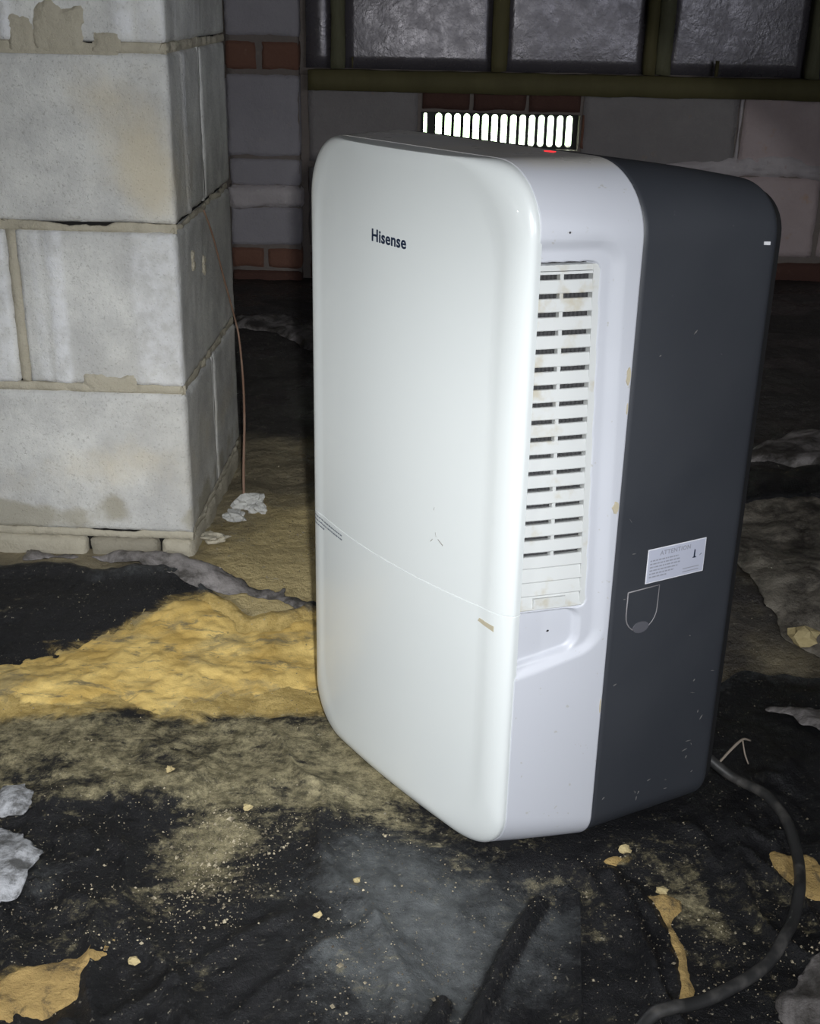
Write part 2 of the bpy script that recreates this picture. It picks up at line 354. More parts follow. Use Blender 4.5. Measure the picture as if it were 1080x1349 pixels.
def snap(X, Y, Fc, f):
    """keep the part where f > 0 and pull its border vertices onto the line f = 0"""
    sd = f(X, Y); kf = (sd[Fc] > 0).any(1); Fc = Fc[kf]; used = np.unique(Fc); mp = -np.ones(len(X), int); mp[used] = np.arange(len(used))
    X, Y, Fc, sd = X[used].copy(), Y[used].copy(), mp[Fc], sd[used]; out = sd <= 0; lim = 1.2 * max(abs(X[1] - X[0]) if len(X) > 1 else .004, .002) * 2
    for it in range(3):
        e = 3e-4; g0 = f(X, Y); gx = (f(X + e, Y) - g0) / e; gy = (f(X, Y + e) - g0) / e; n2 = np.maximum(gx * gx + gy * gy, .25)
        st = -g0 / n2; mx = lim / np.sqrt(n2); st = np.clip(st, -mx, mx)
        X = np.where(out, X + st * gx, X); Y = np.where(out, Y + st * gy, Y)
    return X, Y, Fc, np.where(out, 0, sd)

# ------------------------------------------------------------------ setting
def floor():
    ys = np.concatenate([np.linspace(-1.2, .5, 30)[:-1], np.linspace(.5, 1.25, 90)[:-1], np.linspace(1.25, 2.1, 170)[:-1], np.linspace(2.1, 3.14, 110)])
    xs = np.concatenate([np.linspace(-2.6, -.75, 40)[:-1], np.linspace(-.75, 1.2, 330)[:-1], np.linspace(1.2, 2.6, 30)])
    X, Y, Fc = grid(xs, ys)
    Z = ground(X, Y) + .012 * np.abs(fbm(X, Y, .22, 4, 31)) * sstep(1.45, 1.7, Y) * .8
    sand = sstep(1.2, .1, np.hypot((X + .10) / .30, (Y - 1.45) / .30)) * 1.0
    dark = sstep(1.68, 2.05, Y) * .85 + sstep(.28, .40, X) * .62  # far soil darkened in colour for torch falloff; right side is darker mud
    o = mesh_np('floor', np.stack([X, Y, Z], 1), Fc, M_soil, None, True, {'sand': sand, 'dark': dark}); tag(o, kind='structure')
floor()
def wall_back():
    Y0 = 3.1
    o = join_boxes('wall_back', [((-2.6, Y0, -.1), (.005, Y0 + .012, .50)), ((.395, Y0, -.1), (2.6, Y0 + .012, .50)), ((.005, Y0, -.1), (.395, Y0 + .012, .335)), ((.005, Y0, .42), (.395, Y0 + .012, .50)),
                                  ((-2.6, Y0 + .012, -.3), (.005, Y0 + .12, 1.3)), ((.395, Y0 + .012, -.3), (2.6, Y0 + .12, 1.3)), ((.005, Y0 + .012, -.3), (.395, Y0 + .12, .335)), ((.005, Y0 + .012, .42), (.395, Y0 + .12, 1.3))], M_fmortar)
    tag(o, kind='structure')
    def blk(x0, x1, z0, z1, m, nm='concrete_block', pr=.008, sd=0): rough_slab(nm, (x0, Y0 - pr, z0), (x1, Y0 + .01, z1), m, o, .018, .0022, .003, sd)
    # course behind and below the bottom plate
    for i, (x0, x1) in enumerate(((-.272, .0), (.400, .780), (.792, 1.18), (1.192, 1.58))): blk(x0, x1, .300 if i else .295, .500, M_dblock if i < 2 else M_pblock, sd=i)
    for i, (x0, x1) in enumerate(((-.272, .06), (.07, .32), (.33, .62), (.63, 1.008), (1.018, 1.4), (1.41, 1.8))): blk(x0, x1, .085, .285, M_pblock if i > 2 else M_dblock, sd=10 + i)
    for i in range(10):
        x0 = -.27 + i * .232; blk(x0, x0 + .222, .006, .073, M_dbrick, 'brick', sd=20 + i)
    for i, (x0, x1) in enumerate(((.005, .125), (.130, .262), (.267, .395))): blk(x0, x1, .424, .498, M_dbrick, 'brick', .010, 40 + i)
    blk(.397, .408, .34, .424, M_brick, 'brick', .014, 44)
    # blocks right of frame and left of the pier
    for r in range(2):
        for i in range(4): blk(-.9 - i * .4 + r * .1, -.51 - i * .4 + r * .1, .1 + r * .2, .29 + r * .2, M_fblock, sd=50 + i + r * 4)
    # smeared lime mortar along the bed joint
    xs = np.arange(.52, 1.7, .008); V = []; Fc = []
    for i, x in enumerate(xs):
        t0 = .5 + .5 * float(fbm(x, 0, .09, 3, 61)); top = .306 + .042 * t0 * float(sstep(.52, .85, x)); bot = .280 + .012 * float(fbm(x, 3, .05, 3, 62))
        for k in range(9):
            z = bot + (top - bot) * k / 8; d = .008 + .010 * math.sin(math.pi * k / 8) * (.6 + .9 * float(fbm(x, z * 3, .018, 4, 63)))
            V.append((x, Y0 - d if 0 < k < 8 else Y0, z))
    for i in range(len(xs) - 1):
        for k in range(8): Fc.append([i * 9 + k, (i + 1) * 9 + k, (i + 1) * 9 + k + 1, i * 9 + k + 1])
    mesh_np('mortar', V, Fc, M_eff, o)
    rough_slab('mortar', (.781, Y0 - .010, .300), (.791, Y0 + .005, .500), M_eff, o, .006, .003, .001, 71)
    return o
WB = wall_back()
for i, (x0, x1) in enumerate(((-.262, -.214), (-.176, .170), (.208, .532), (.598, .918), (.955, 1.30), (1.34, 1.66))):
    tl = (.0, .040, .012, .0, .0, .0)[i]                      # boards lean back slightly
    rough_slab('sheathing_panel', (x0 - .012, 3.088, .516), (x1 + .012, 3.101, 1.19), M_sheath, WB, .03, .0012, .001, 80 + i, lambda V, V0, out, tl=tl: V + np.stack([0 * V0[:, 2], tl * np.minimum(V0[:, 2] - .516, .22), 0 * V0[:, 2]], 1))
# left pier: alternating block and brick on the back wall
pier = empty('wall_pier', (-.375, 3.05, 0)); tag(pier, 'narrow masonry pier of grey blocks and brick courses between pillar and timber frame', 'pier')
def pb(nm, z0, z1, m, sd, pr=0, x0=-.088, x1=.088): return rough_slab(nm, (x0, -pr, z0), (x1, .046, z1), m, pier, .012, .002, .003, sd)
pb('concrete_block', .585, .78, M_fblock, 1); pb('concrete_block', .79, .98, M_fblock, 2); pb('concrete_block', .99, 1.19, M_fblock, 3)
pb('brick', .510, .576, M_brick, 4, 0, -.088, -.012); pb('brick', .510, .576, M_brick, 5, 0, -.002, .088)
pb('concrete_block', .312, .502, M_fblock, 6); pb('concrete_block', .240, .306, M_fblock, 7); pb('concrete_block', .095, .190, M_fblock, 9)
pb('brick', .038, .088, M_brick, 10, 0, -.088, -.008); pb('brick', .038, .088, M_brick, 11, 0, .0, .088); pb('brick', -.06, .032, M_dbrick, 12, .004)
rough_slab('mortar', (-.086, .006, -.05), (.086, .044, 1.18), M_fmortar, pier, .02, .001, .001, 13)
rough_slab('mortar', (-.09, -.007, .188), (.09, .046, .240), M_eff, pier, .008, .005, .006, 14)

# timber frame
fr = empty('timber_wall_frame', (.6, 3.06, .465)); tag(fr, 'green tinged timber wall frame above the air vent', 'frame')
def tb(nm, a, b, m, sd): return rough_slab(nm, tuple(np.array(a) - (.6, 3.06, .465)), tuple(np.array(b) - (.6, 3.06, .465)), m, fr, .02, .0018, .0025, sd)
tb('bottom_plate', (-.268, 3.045, .466), (1.9, 3.090, .516), M_timber, 1)
for i, (x0, x1, mm) in enumerate(((-.213, -.177, M_timber2), (.169, .209, M_timber), (.531, .560, M_timber), (.917, .950, M_timber2), (1.30, 1.34, M_timber), (1.66, 1.70, M_timber))):
    tb('stud', (x0, 3.047, .516), (x1, 3.088, 1.19), mm, 5 + i)
q = tb('stud', (.560, 3.052, .516), (.598, 3.088, 1.19), M_timber2, 15)
q = tb('bracket', (.700, 3.052, .516), (.711, 3.060, .555), M_timber, 18)
q = tb('bracket', (-.165, 3.070, .516), (-.158, 3.076, .545), M_timber, 19)

# air vent in the wall opening
vent = empty('air_vent', (.2, 3.14, .33)); tag(vent, 'slotted air vent grille letting in daylight behind the dehumidifier', 'vent')
def vent_bar(x0, x1, r0, r1):
    """bar between two rounded slots whose half widths are r0 (left slot) and r1 (right slot)"""
    zt, zb, ft, fb = .414, .346, .425, .330; bm = bmesh.new(); pts = [(x0, fb)]
    L = [(x0 + r0 * math.sin(a), zb - 0 - r0 * math.cos(a)) for a in np.linspace(0, math.pi / 2, 6)] + [(x0 + r0 * math.cos(a), zt - r0 + r0 * math.sin(a)) for a in np.linspace(0, math.pi / 2, 6)]
    Rr = [(x1 - r1 * math.cos(a), zt - r1 + r1 * math.sin(a)) for a in np.linspace(0, math.pi / 2, 6)][::-1] + [(x1 - r1 * math.sin(a), zb - r1 * math.cos(a)) for a in np.linspace(0, math.pi / 2, 6)][::-1]
    prof = [(x0, fb)] + L + [(x0, ft), (x1, ft)] + Rr + [(x1, fb)]
    # built as strips left-right so that the outline stays clean
    left = [(x0, fb)] + L + [(x0, ft)]; right = [(x1, fb)] + Rr[::-1] + [(x1, ft)]
    V = []; n = len(left)
    for yy in (0, .006):
        for (a, b), (c, d) in zip(left, right): V += [(a - .2, yy, b - .33), (c - .2, yy, d - .33)]
    Fc = []
    for i in range(n - 1):
        a = 2 * i; Fc.append([a, a + 1, a + 3, a + 2]); b = a + 2 * n; Fc.append([b, b + 2, b + 3, b + 1])
        Fc.append([a, a + 2, b + 2, b]); Fc.append([a + 1, b + 1, b + 3, a + 3])
    mesh_np('vent_bar', V, Fc, M_ventmetal, vent, False)
cs = [.0165] + [.0500 + i * .0232 for i in range(15)]
hw = [.004] + [.0077] * 15
for i in range(15): vent_bar(cs[i], cs[i + 1], hw[i], hw[i + 1])
vent_bar(.004, cs[0], .0005, hw[0]); vent_bar(cs[-1], .396, hw[-1], .0005)

# rest of the crawl space (mostly out of frame)
def structbox(name, a, b, m): o = join_boxes(name, [(a, b)], m); tag(o, kind='structure'); return o
structbox('wall_left', (-2.7, -1.3, -.3), (-2.6, 3.1, 1.3), M_room); structbox('wall_right', (2.6, -1.3, -.3), (2.7, 3.1, 1.3), M_room)
structbox('wall_front', (-2.7, -1.4, -.3), (2.7, -1.3, 1.3), M_room)
ceil = structbox('ceiling', (-2.7, -1.4, 1.30), (2.7, 3.22, 1.34), M_joist)
for i in range(9): join_boxes('joist', [((-2.3 + i * .58, -1.3, 1.20), (-2.255 + i * .58, 3.04, 1.30))], M_joist, ceil)
lawn = structbox('lawn', (-8, 3.23, .0), (9, 14, .06), M_lawn)

# ------------------------------------------------------------------ concrete pillar
PL = .364; PW = .39
pil = empty('concrete_pillar', (-.284, 1.441, 0), (0, 0, -.029)); tag(pil, 'grey concrete block pillar with cracked mortar joints, left of the dehumidifier', 'pillar')
def bands(list_, base=0.0):
    """raised vertical bands across a block end: (u0, u1, height)"""
    def f(u):
        h = np.full(np.shape(u), base)
        for u0, u1, hh in list_: h = h + hh * sstep(u0 - .002, u0 + .002, u) * (1 - sstep(u1 - .002, u1 + .002, u))
        return h
    return f
def pblock(a, b, sd, front=None, side=None, tanb=(), dampb=()):
    def fn(V, V0, out):
        V = V.copy()
        if front is not None:
            m_ = out[:, 1] < 0; V[m_, 1] -= front(V0[m_, 0])
        if side is not None:
            m_ = (out[:, 0] > 0); V[m_, 0] += side(V0[m_, 1])
        return V
    def at(V0):
        r = np.zeros(len(V0)); tn = np.zeros(len(V0)); dp = np.zeros(len(V0))
        if front is not None: r = np.maximum(r, np.clip(front(V0[:, 0]) / .003, 0, 1) * (V0[:, 1] < a[1] + .005))
        if side is not None: r = np.maximum(r, np.clip(side(V0[:, 1]) / .003, 0, 1) * (V0[:, 0] > b[0] - .005))
        for (u, vv, z, ru, rz, am) in tanb: tn = tn + am * np.exp(-((V0[:, 0] - u) / ru) ** 2 - ((V0[:, 1] - vv) / .15) ** 2 - ((V0[:, 2] - z) / rz) ** 2)
        for (u, vv, z, ru, rz, am) in dampb: dp = dp + am * np.exp(-((V0[:, 0] - u) / ru) ** 2 - ((V0[:, 1] - vv) / .25) ** 2 - ((V0[:, 2] - z) / rz) ** 2)
        return {'ridge': r, 'tan': tn, 'damp': dp}
    return rough_slab('concrete_block', a, b, M_block, pil, .0065, .0007, .0022, sd, fn, at)
J = .005
def course(k): return .028 + .2 * k + J, .228 + .2 * k - J
e1 = bands([(-.400, -.385, .003), (-.345, -.325, .003), (-.240, -.208, .0025)]); e2 = bands([(-.178, -.166, .0015), (-.157, -.142, .0035), (-.058, .01, .0022)])
e3 = bands([(-.186, -.170, .0035), (-.058, -.034, .0032), (-.028, .01, .0018)])
z0, z1 = course(0)     # long face to the front
pblock((-PW, 0, z0), (0, PL / 2 - J, z1), 1, None, None, tanb=((-.09, 0, .13, .07, .03, .5), (-.2, 0, .10, .2, .05, .28), (0, .1, .14, .05, .05, .3)), dampb=((-.26, 0, .05, .17, .032, .8), (-.10, 0, .075, .022, .025, .5), (0, .1, .05, .02, .04, .5), (0, .17, .16, .03, .05, .35)))
pblock((-PW, PL / 2 + J, z0), (0, PL, z1), 2, tanb=((0, .25, .13, .03, .04, .5),), dampb=((0, .25, .05, .05, .04, .5),))
z0, z1 = course(1)     # two ends to the front
pblock((-PW - .01, 0, z0), (-.2 - J, PL, z1), 3, e1, None); pblock((-.2 + J, 0, z0), (0, PL, z1), 4, e2, None, dampb=((0, .12, .25, .03, .06, .25),))
z0, z1 = course(2)
pblock((-PW, 0, z0), (0, PL / 2 - J, z1), 5, None, bands([(.074, .083, .0030)]), tanb=((-.045, 0, .53, .05, .07, .75), (-.02, 0, .47, .04, .05, .6), (-.10, 0, .58, .05, .03, .4)))
pblock((-PW, PL / 2 + J, z0), (0, PL, z1), 6)
z0, z1 = course(3)
pblock((-PW - .01, 0, z0), (-.2 - J, PL, z1), 7, e1, None); pblock((-.2 + J, 0, z0), (0, PL, z1), 8, e3, bands([(.05, .2, .001)]))
z0, z1 = course(4)
pblock((-PW, 0, z0), (0, PL / 2 - J, z1), 9); pblock((-PW, PL / 2 + J, z0), (0, PL, z1), 10)
box('crack_shade_core', (-PW + .013, .013, -.05), (-.013, PL - .013, 1.19), M_gap, pil, 0)
# mortar beds, cracked where the photo shows cracks
def bed(z, seed, crack_f=None, crack_s=None, rec=.002):
    def gap(c, u): return 0 if c is None else c(u)
    # front strip
    for face, L, c in (('f', PW, crack_f), ('s', PL, crack_s)):
        us = np.arange(0, L + .001, .004); V = []; Fc = []
        for i, u in enumerate(us):
            g = gap(c, u); jag = .0007 * float(fbm(u, z * 5, .012, 3, seed)); bul = rec - .0028 * float(fbm(u, z, .02, 3, seed + 3))
            lo_, hi_ = z - J - .0015, z + J + .0015 - g
            if g: hi_ += jag * 1.8
            for k, (dz, dd) in enumerate(((0, .006), (0.15, bul), (.5, bul - .0006), (.85, bul), (1, .004 if not g else bul + .001), (.35, .008))):
                zz = lo_ + (hi_ - lo_) * dz; V.append((-u, dd, zz) if face == 'f' else (-dd, u, zz))
        for i in range(len(us) - 1):
            for k in range(5):
                qd = [i * 6 + k, (i + 1) * 6 + k, (i + 1) * 6 + k + 1, i * 6 + k + 1]; Fc.append(qd if face == 's' else qd[::-1])
        mesh_np('mortar', V, Fc, M_mortar, pil)
def cf2(u): return .0040 * float(sstep(.070, .090, u) * (1 - sstep(.13, .165, u))) * (1 + .7 * float(fbm(u, 0, .02, 3, 90))) + .0012 * float(1 - sstep(.0, .06, u))
def cs2(u): return .0062 + .0035 * float(fbm(u, 1, .03, 3, 91))
def cs0(u): return .0040 + .003 * float(fbm(u, 2, .03, 3, 92))
bed(.028, 1, lambda u: .0028 * float(sstep(.07, .08, u) * (1 - sstep(.13, .14, u))), cs0); bed(.228, 2, None, None); bed(.428, 3, cf2, cs2, .003); bed(.628, 4, lambda u: .0015 * float(sstep(.05, .06, u) * (1 - sstep(.09, .1, u))), lambda u: .002 * float(sstep(.15, .3, u)), .0005); bed(.828, 5); bed(1.028, 6)
for k, sd in ((1, 1), (3, 2)):
    z0, z1 = course(k); rough_slab('mortar', (-.2 - J - .001, .001, z0), (-.2 + J + .001, .04, z1), M_mortar, pil, .006, .0015, .001, sd)
for k, sd in ((0, 3), (2, 4), (4, 5)):
    z0, z1 = course(k); rough_slab('mortar', (-.03, PL / 2 - J - .001, z0), (-.0015, PL / 2 + J + .001, z1), M_block, pil, .006, .0008, .0005, sd)
# smears of mortar over the block faces
def smear(x0, x1, z0, z1, seed, dep=.0045, face='f', m=M_mortar):
    nx = max(4, int((x1 - x0) / .0025)); nz_ = max(4, int((z1 - z0) / .0025)); X, Z, Fc = grid(np.linspace(x0, x1, nx), np.linspace(z0, z1, nz_))
    def mkf(X, Z):
        u = (X - x0) / (x1 - x0); w = (Z - z0) / (z1 - z0)
        return (np.minimum(np.minimum(u, 1 - u) * 3.2, np.minimum(w + .4, 1 - w) * 3.0) + .55 * fbm(X, Z, .014, 3, seed) - .05) * .012
    X, Z, Fc, mk = snap(X, Z, Fc, mkf)
    d = dep * sstep(.0, .006, mk) + .0006 * fbm(X, Z, .006, 2, seed)
    V = np.stack([X, .001 - d, Z], 1)
    mesh_np('mortar_smear', V, Fc, m, pil)
smear(-.147, -.090, .626, .676, 4, .005); smear(-.176, -.145, .624, .668, 6, .005); smear(-.085, -.05, .624, .645, 8, .004)
smear(-.130, -.060, .226, .247, 9, .004); smear(-.39, -.02, .620, .632, 12, .0025)
for (yy, zz, rr, sd) in ((.079, .381, .006, 1), (.080, .369, .006, 2), (.147, .362, .006, 3), (.146, .351, .0065, 4)):
    lump('mortar_dab', (.001, yy, zz), rr, M_mortar, pil, sd, 2, (.5, 1, 1.2))
# footing course
rough_slab('footing_block', (-PW - .02, -.002, -.06), (-.142, PL, .022), M_mortar, pil, .008, .003, .003, 31)
rough_slab('brick', (-.138, -.001, -.045), (-.048, PL, .0205), far_block('dirty_footing_brick', (.27, .245, .19), (.36, .33, .26), (.42, .36, .24)), pil, .008, .002, .003, 32)
rough_slab('footing_block', (-.044, -.002, -.06), (.0, PL - .002, .022), M_mortar, pil, .008, .002, .003, 33)

# ------------------------------------------------------------------ dehumidifier
AW = (-.002, 1.010, -.037)
deh = empty('dehumidifier', AW); tag(deh, 'white dehumidifier with charcoal rear shell and side louvres standing on muddy plastic', 'dehumidifier')
deh.rotation_mode = 'XYZ'
RA = Matrix.Rotation(-.922, 3, 'Z') @ Matrix.Rotation(-.012, 3, 'X') @ Matrix.Rotation(-.018, 3, 'Y')
deh.rotation_euler = RA.to_euler('XYZ')
def A2W(p): return np.array(RA @ Vector(p)) + np.array(AW)
H = .615; W0, W1, W2, D1, D2 = .311, .369, .411, .081, .143
def rrect(w, z0, z1, rt_, rb_, nc=14, ns=60, nt=24):
    """rounded rectangle outline, counter clockwise from bottom right; fixed topology"""
    h = w / 2; P = []
    for k in range(nc): a = -math.pi / 2 + math.pi / 2 * k / nc; P.append((h - rb_ + rb_ * math.cos(a), z0 + rb_ + rb_ * math.sin(a)))
    for k in range(ns): P.append((h, z0 + rb_ + (z1 - rt_ - z0 - rb_) * k / ns))
    for k in range(nc): a = math.pi / 2 * k / nc; P.append((h - rt_ + rt_ * math.cos(a), z1 - rt_ + rt_ * math.sin(a)))
    for k in range(nt): P.append((h - rt_ - (w - 2 * rt_) * k / nt, z1))
    for k in range(nc): a = math.pi / 2 + math.pi / 2 * k / nc; P.append((-h + rt_ + rt_ * math.cos(a), z1 - rt_ + rt_ * math.sin(a)))
    for k in range(ns): P.append((-h, z1 - rt_ - (z1 - rt_ - z0 - rb_) * k / ns))
    for k in range(nc): a = math.pi + math.pi / 2 * k / nc; P.append((-h + rb_ + rb_ * math.cos(a), z0 + rb_ + rb_ * math.sin(a)))
    for k in range(nt): P.append((-h + rb_ + (w - 2 * rb_) * k / nt, z0))
    return np.array(P)
def loft(rings):
    n = len(rings[0]); V = np.concatenate(rings); Fc = []
    for i in range(len(rings) - 1):
        a = np.arange(n) + i * n; b = (np.arange(n) + 1) % n + i * n
        Fc.append(np.stack([a, a + n, b + n, b], 1))
    return V, np.concatenate(Fc)
# front face: gently bowed, rounded into the sides
BOW = .011; FD = .014; FI = .029
def front_y(x): return -FD - BOW * (1 - (2 * x / (W0 - 2 * FI)) ** 2)
def face_rings():
    rings = []; w = W0
    def R_(ins, y):
        P = rrect(w - 2 * ins, ins, H - ins, .052, .047, 14, 60, 30)
        yy = np.full(len(P), y) if y >= 0 else None
        return P, yy
    P, _ = R_(0.0003, 0)
    rings.append(np.stack([P[:, 0], np.full(len(P), .003), P[:, 1]], 1))
    rings.append(np.stack([P[:, 0], np.full(len(P), -.0005), P[:, 1]], 1))
    for k in range(1, 11):
        a = math.pi / 2 * k / 10; ins = FI * (1 - math.cos(a)); P = rrect(w - 2 * ins, ins * .8, H - ins * .04, .052 + ins * .75, .047 + ins * .6, 14, 60, 30)
        bow = (front_y(P[:, 0] * (w - 2 * FI) / (w - 2 * ins)) + FD) * (math.sin(a))
        rings.append(np.stack([P[:, 0], -.0005 - (FD - .0005) * math.sin(a) + bow, P[:, 1]], 1))
    last = rings[-1]; c = np.array([0, H / 2])
    for s in np.linspace(1, 0, 22)[1:]:
        q = last.copy(); q[:, 0] = last[:, 0] * s; q[:, 2] = c[1] + (last[:, 2] - c[1]) * s; q[:, 1] = front_y(q[:, 0]) + (last[:, 1] - front_y(last[:, 0])) * s ** 3
        rings.append(q)
    for q in rings: q[:, 0] = np.where(q[:, 0] < 0, q[:, 0] * .965, q[:, 0])
    return rings
V_, F_ = loft(face_rings())
F_ = F_[:, ::-1]
ZS = .250
def front_part(name, keep_top):
    bm = bmesh.new(); vs = [bm.verts.new(v) for v in V_.tolist()]
    for f in F_.tolist():
        try: bm.faces.new([vs[i] for i in f])
        except Exception: pass
    bmesh.ops.remove_doubles(bm, verts=bm.verts[:], dist=1e-5)
    z = ZS + (.0007 if keep_top else -.0007)
    bmesh.ops.bisect_plane(bm, geom=bm.verts[:] + bm.edges[:] + bm.faces[:], plane_co=(0, 0, z), plane_no=(0, 0, 1), clear_inner=keep_top, clear_outer=not keep_top)
    edge = [e for e in bm.edges if e.is_boundary and all(abs(v.co.z - z) < 1e-5 for v in e.verts)]
    for e in edge: e.smooth = False
    r = bmesh.ops.extrude_edge_only(bm, edges=edge)
    nv = [g for g in r['geom'] if isinstance(g, bmesh.types.BMVert)]
    for v in nv:                                             # turn the cut edge inward: a small rounded lip
        v.co.y += .0012; v.co.z += -.0006 if keep_top else .0006; v.co.x *= .9985
    ne = [g for g in r['geom'] if isinstance(g, bmesh.types.BMEdge)]
    for e in ne: e.smooth = False
    r2 = bmesh.ops.extrude_edge_only(bm, edges=[e for e in ne])
    for g in r2['geom']:
        if isinstance(g, bmesh.types.BMVert): g.co.y += .010 if g.co.y < -.006 else 0; g.co.x *= .97
    bmesh.ops.recalc_face_normals(bm, faces=bm.faces[:])
    return from_bm(name, bm, M_panel, deh)
front_part('front_panel', True); tank = front_part('water_tank', False)
# white shell with louvre recess on each side
def edge_y(z): return .0508 + (.523 - z) * .0356
def rec(y, z):
    """depth of the moulded recess on the side, metres"""
    yo = .0700 + (.49 - z) * .03                                    # outer soft edge
    def sd(y0, za, zb, r):                                        # inside distance of box y<y0, za<z<zb rounded r
        dy = y0 - y; dz = np.minimum(z - za, zb - z)
        q = np.where((dy < r) & (dz < r), r - np.hypot(r - dy, r - dz), np.minimum(dy, dz)); return q
    zlow = .186 + y * .30
    outer = sd(yo, zlow, .562, .022)
    d = .0042 * sstep(.0, .011, outer)
    zl2 = .197 + y * .25
    grip = sd(.0575 + 0 * z, zl2, .2512, .013); d = d + .0055 * sstep(0, .004, grip)
    lou = sd(edge_y(z), .2500, .5435, .007); d = d + .010 * sstep(0, .0010, lou)
    return d
def shell():
    ys = np.concatenate([[0.0, .0010, .00115], np.linspace(.0016, D1 - .002, 62), [D1 - .001, D1 - .0002, D1 + .0002, D1 + .0002]])
    NS = 520; rings = []
    for i, y in enumerate(ys):
        s = y / D1; w = W0 + (W1 - W0) * (1.15 * s - .15 * s * s) - (.0034 if y < .0011 else 0); rt_ = .052 + .006 * s; rb_ = .047 - .016 * s
        ins = 0 if i < len(ys) - 3 else (.0003, .0012, .006)[i - len(ys) + 3]
        P = rrect(w - 2 * ins, ins, H - ins, rt_, rb_, 14, NS, 30)
        x = P[:, 0].copy(); z = P[:, 1]
        onside = np.clip((np.abs(x) - (w / 2 - .004)) / .003, 0, 1)
        d = rec(np.full(len(z), y), z) * onside if ins < .001 else 0
        x = x - np.sign(x) * d
        x = np.where(x < 0, x * (1 - .035 * (1 - s)), x)
        rings.append(np.stack([x, np.full(len(x), y), z], 1))
    back = rings[-1].copy(); back[:, 0] *= .2; back[:, 2] = H / 2 + (back[:, 2] - H / 2) * .2
    # front cap behind the panels
    cap = rings[0].copy(); cap[:, 0] *= .93; cap[:, 2] = H / 2 + (cap[:, 2] - H / 2) * .97; cap[:, 1] = .001
    V, Fc = loft([cap] + rings)
    mesh_np('front_shell', V, Fc[:, ::-1], M_shell, deh)
shell()
def side_pt(y, z, n, s=1):
    """point on the angled white side: y depth, n outwards"""
    m = (W1 - W0) / 2 / D1; t_ = y / D1
    x = W0 / 2 + (W1 - W0) / 2 * (1.15 * t_ - .15 * t_ * t_); L = math.hypot(1, m)
    return (s * (x + n / L), y - n * m / L, z)
def side_prism(name, prof, ny, parent, m, s, ya, yb):
    """prof: list of (z, n); swept along the side from ya(z) to yb(z)"""
    V = []; k = len(prof)
    for j in range(ny + 1):
        for (z, n) in prof: a, b = ya(z), yb(z); V.append(side_pt(a + (b - a) * j / ny, z, n, s))
    Fc = [[j * k + i, j * k + (i + 1) % k, (j + 1) * k + (i + 1) % k, (j + 1) * k + i] for j in range(ny) for i in range(k)] + [list(range(k))[::-1], [ny * k + i for i in range(k)]]
    if s < 0: Fc = [f[::-1] for f in Fc]
    return mesh_np(name, V, Fc, m, parent, False)
for s in (1, -1):
    # frame of the louvre insert: backing, right border, slats, dividers
    bk = side_prism('louvre_panel', [(.251, -.0142), (.5425, -.0142), (.5425, -.0128), (.251, -.0128)], 4, deh, M_filter, s, lambda z: .001, lambda z: edge_y(z) - .001)
    pitch = .01434; top0 = .5340
    side_prism('louvre_frame', [(.251, -.0128), (.5405, -.0128), (.5405, -.0046), (.251, -.0046)], 1, bk, M_louver, s, lambda z: edge_y(z) - .0062, lambda z: edge_y(z) - .0010)
    side_prism('louvre_frame', [(.5368, -.0128), (.5412, -.0128), (.5412, -.0050), (.5368, -.0050)], 3, bk, M_louver, s, lambda z: .0008, lambda z: edge_y(z) - .0022)
    side_prism('louvre_slat', [(.5345, -.0125), (.5360, -.0125), (.5362, -.0052), (.5342, -.0046)], 3, bk, M_louver, s, lambda z: .0008, lambda z: edge_y(z) - .0058)
    for i in range(17):
        zt = top0 - i * pitch - .0041; zb = top0 - (i + 1) * pitch + (0.0 if i < 16 else -.0)
        side_prism('louvre_slat', [(zb + .0004, -.0120), (zt - .0012, -.0120), (zt, -.0066), (zt - .0004, -.0056), (zb + .0008, -.0042), (zb, -.0046)], 3, bk, M_louver, s, lambda z: .0008, lambda z: edge_y(z) - .0058)
    for i in range(17):
        zc = top0 - i * pitch; side_prism('louvre_divider', [(zc - .0052, -.012), (zc + .0004, -.012), (zc + .0004, -.0058), (zc - .0052, -.0058)], 1, bk, M_louver, s, lambda z: .0195 + (.53 - z) * .03, lambda z: .0222 + (.53 - z) * .03)
    for i in range(3):                                       # blind ribs below the slots
        zt = .2900 - i * .0127 - .0009; zb = zt - .0118 + (0 if i < 2 else -.0006)
        side_prism('louvre_slat', [(zb, -.0125), (zt, -.0125), (zt, -.0070), (zt - .0007, -.0062), (zb + .0008, -.0042), (zb, -.0046)], 3, bk, M_louver, s, lambda z: .0008, lambda z: edge_y(z) - .0050)
    side_prism('finger_tab', [(.2535, -.0058), (.2622, -.0058), (.2622, -.0036), (.2535, -.0032)], 2, bk, M_louver, s, lambda z: .014, lambda z: .041)
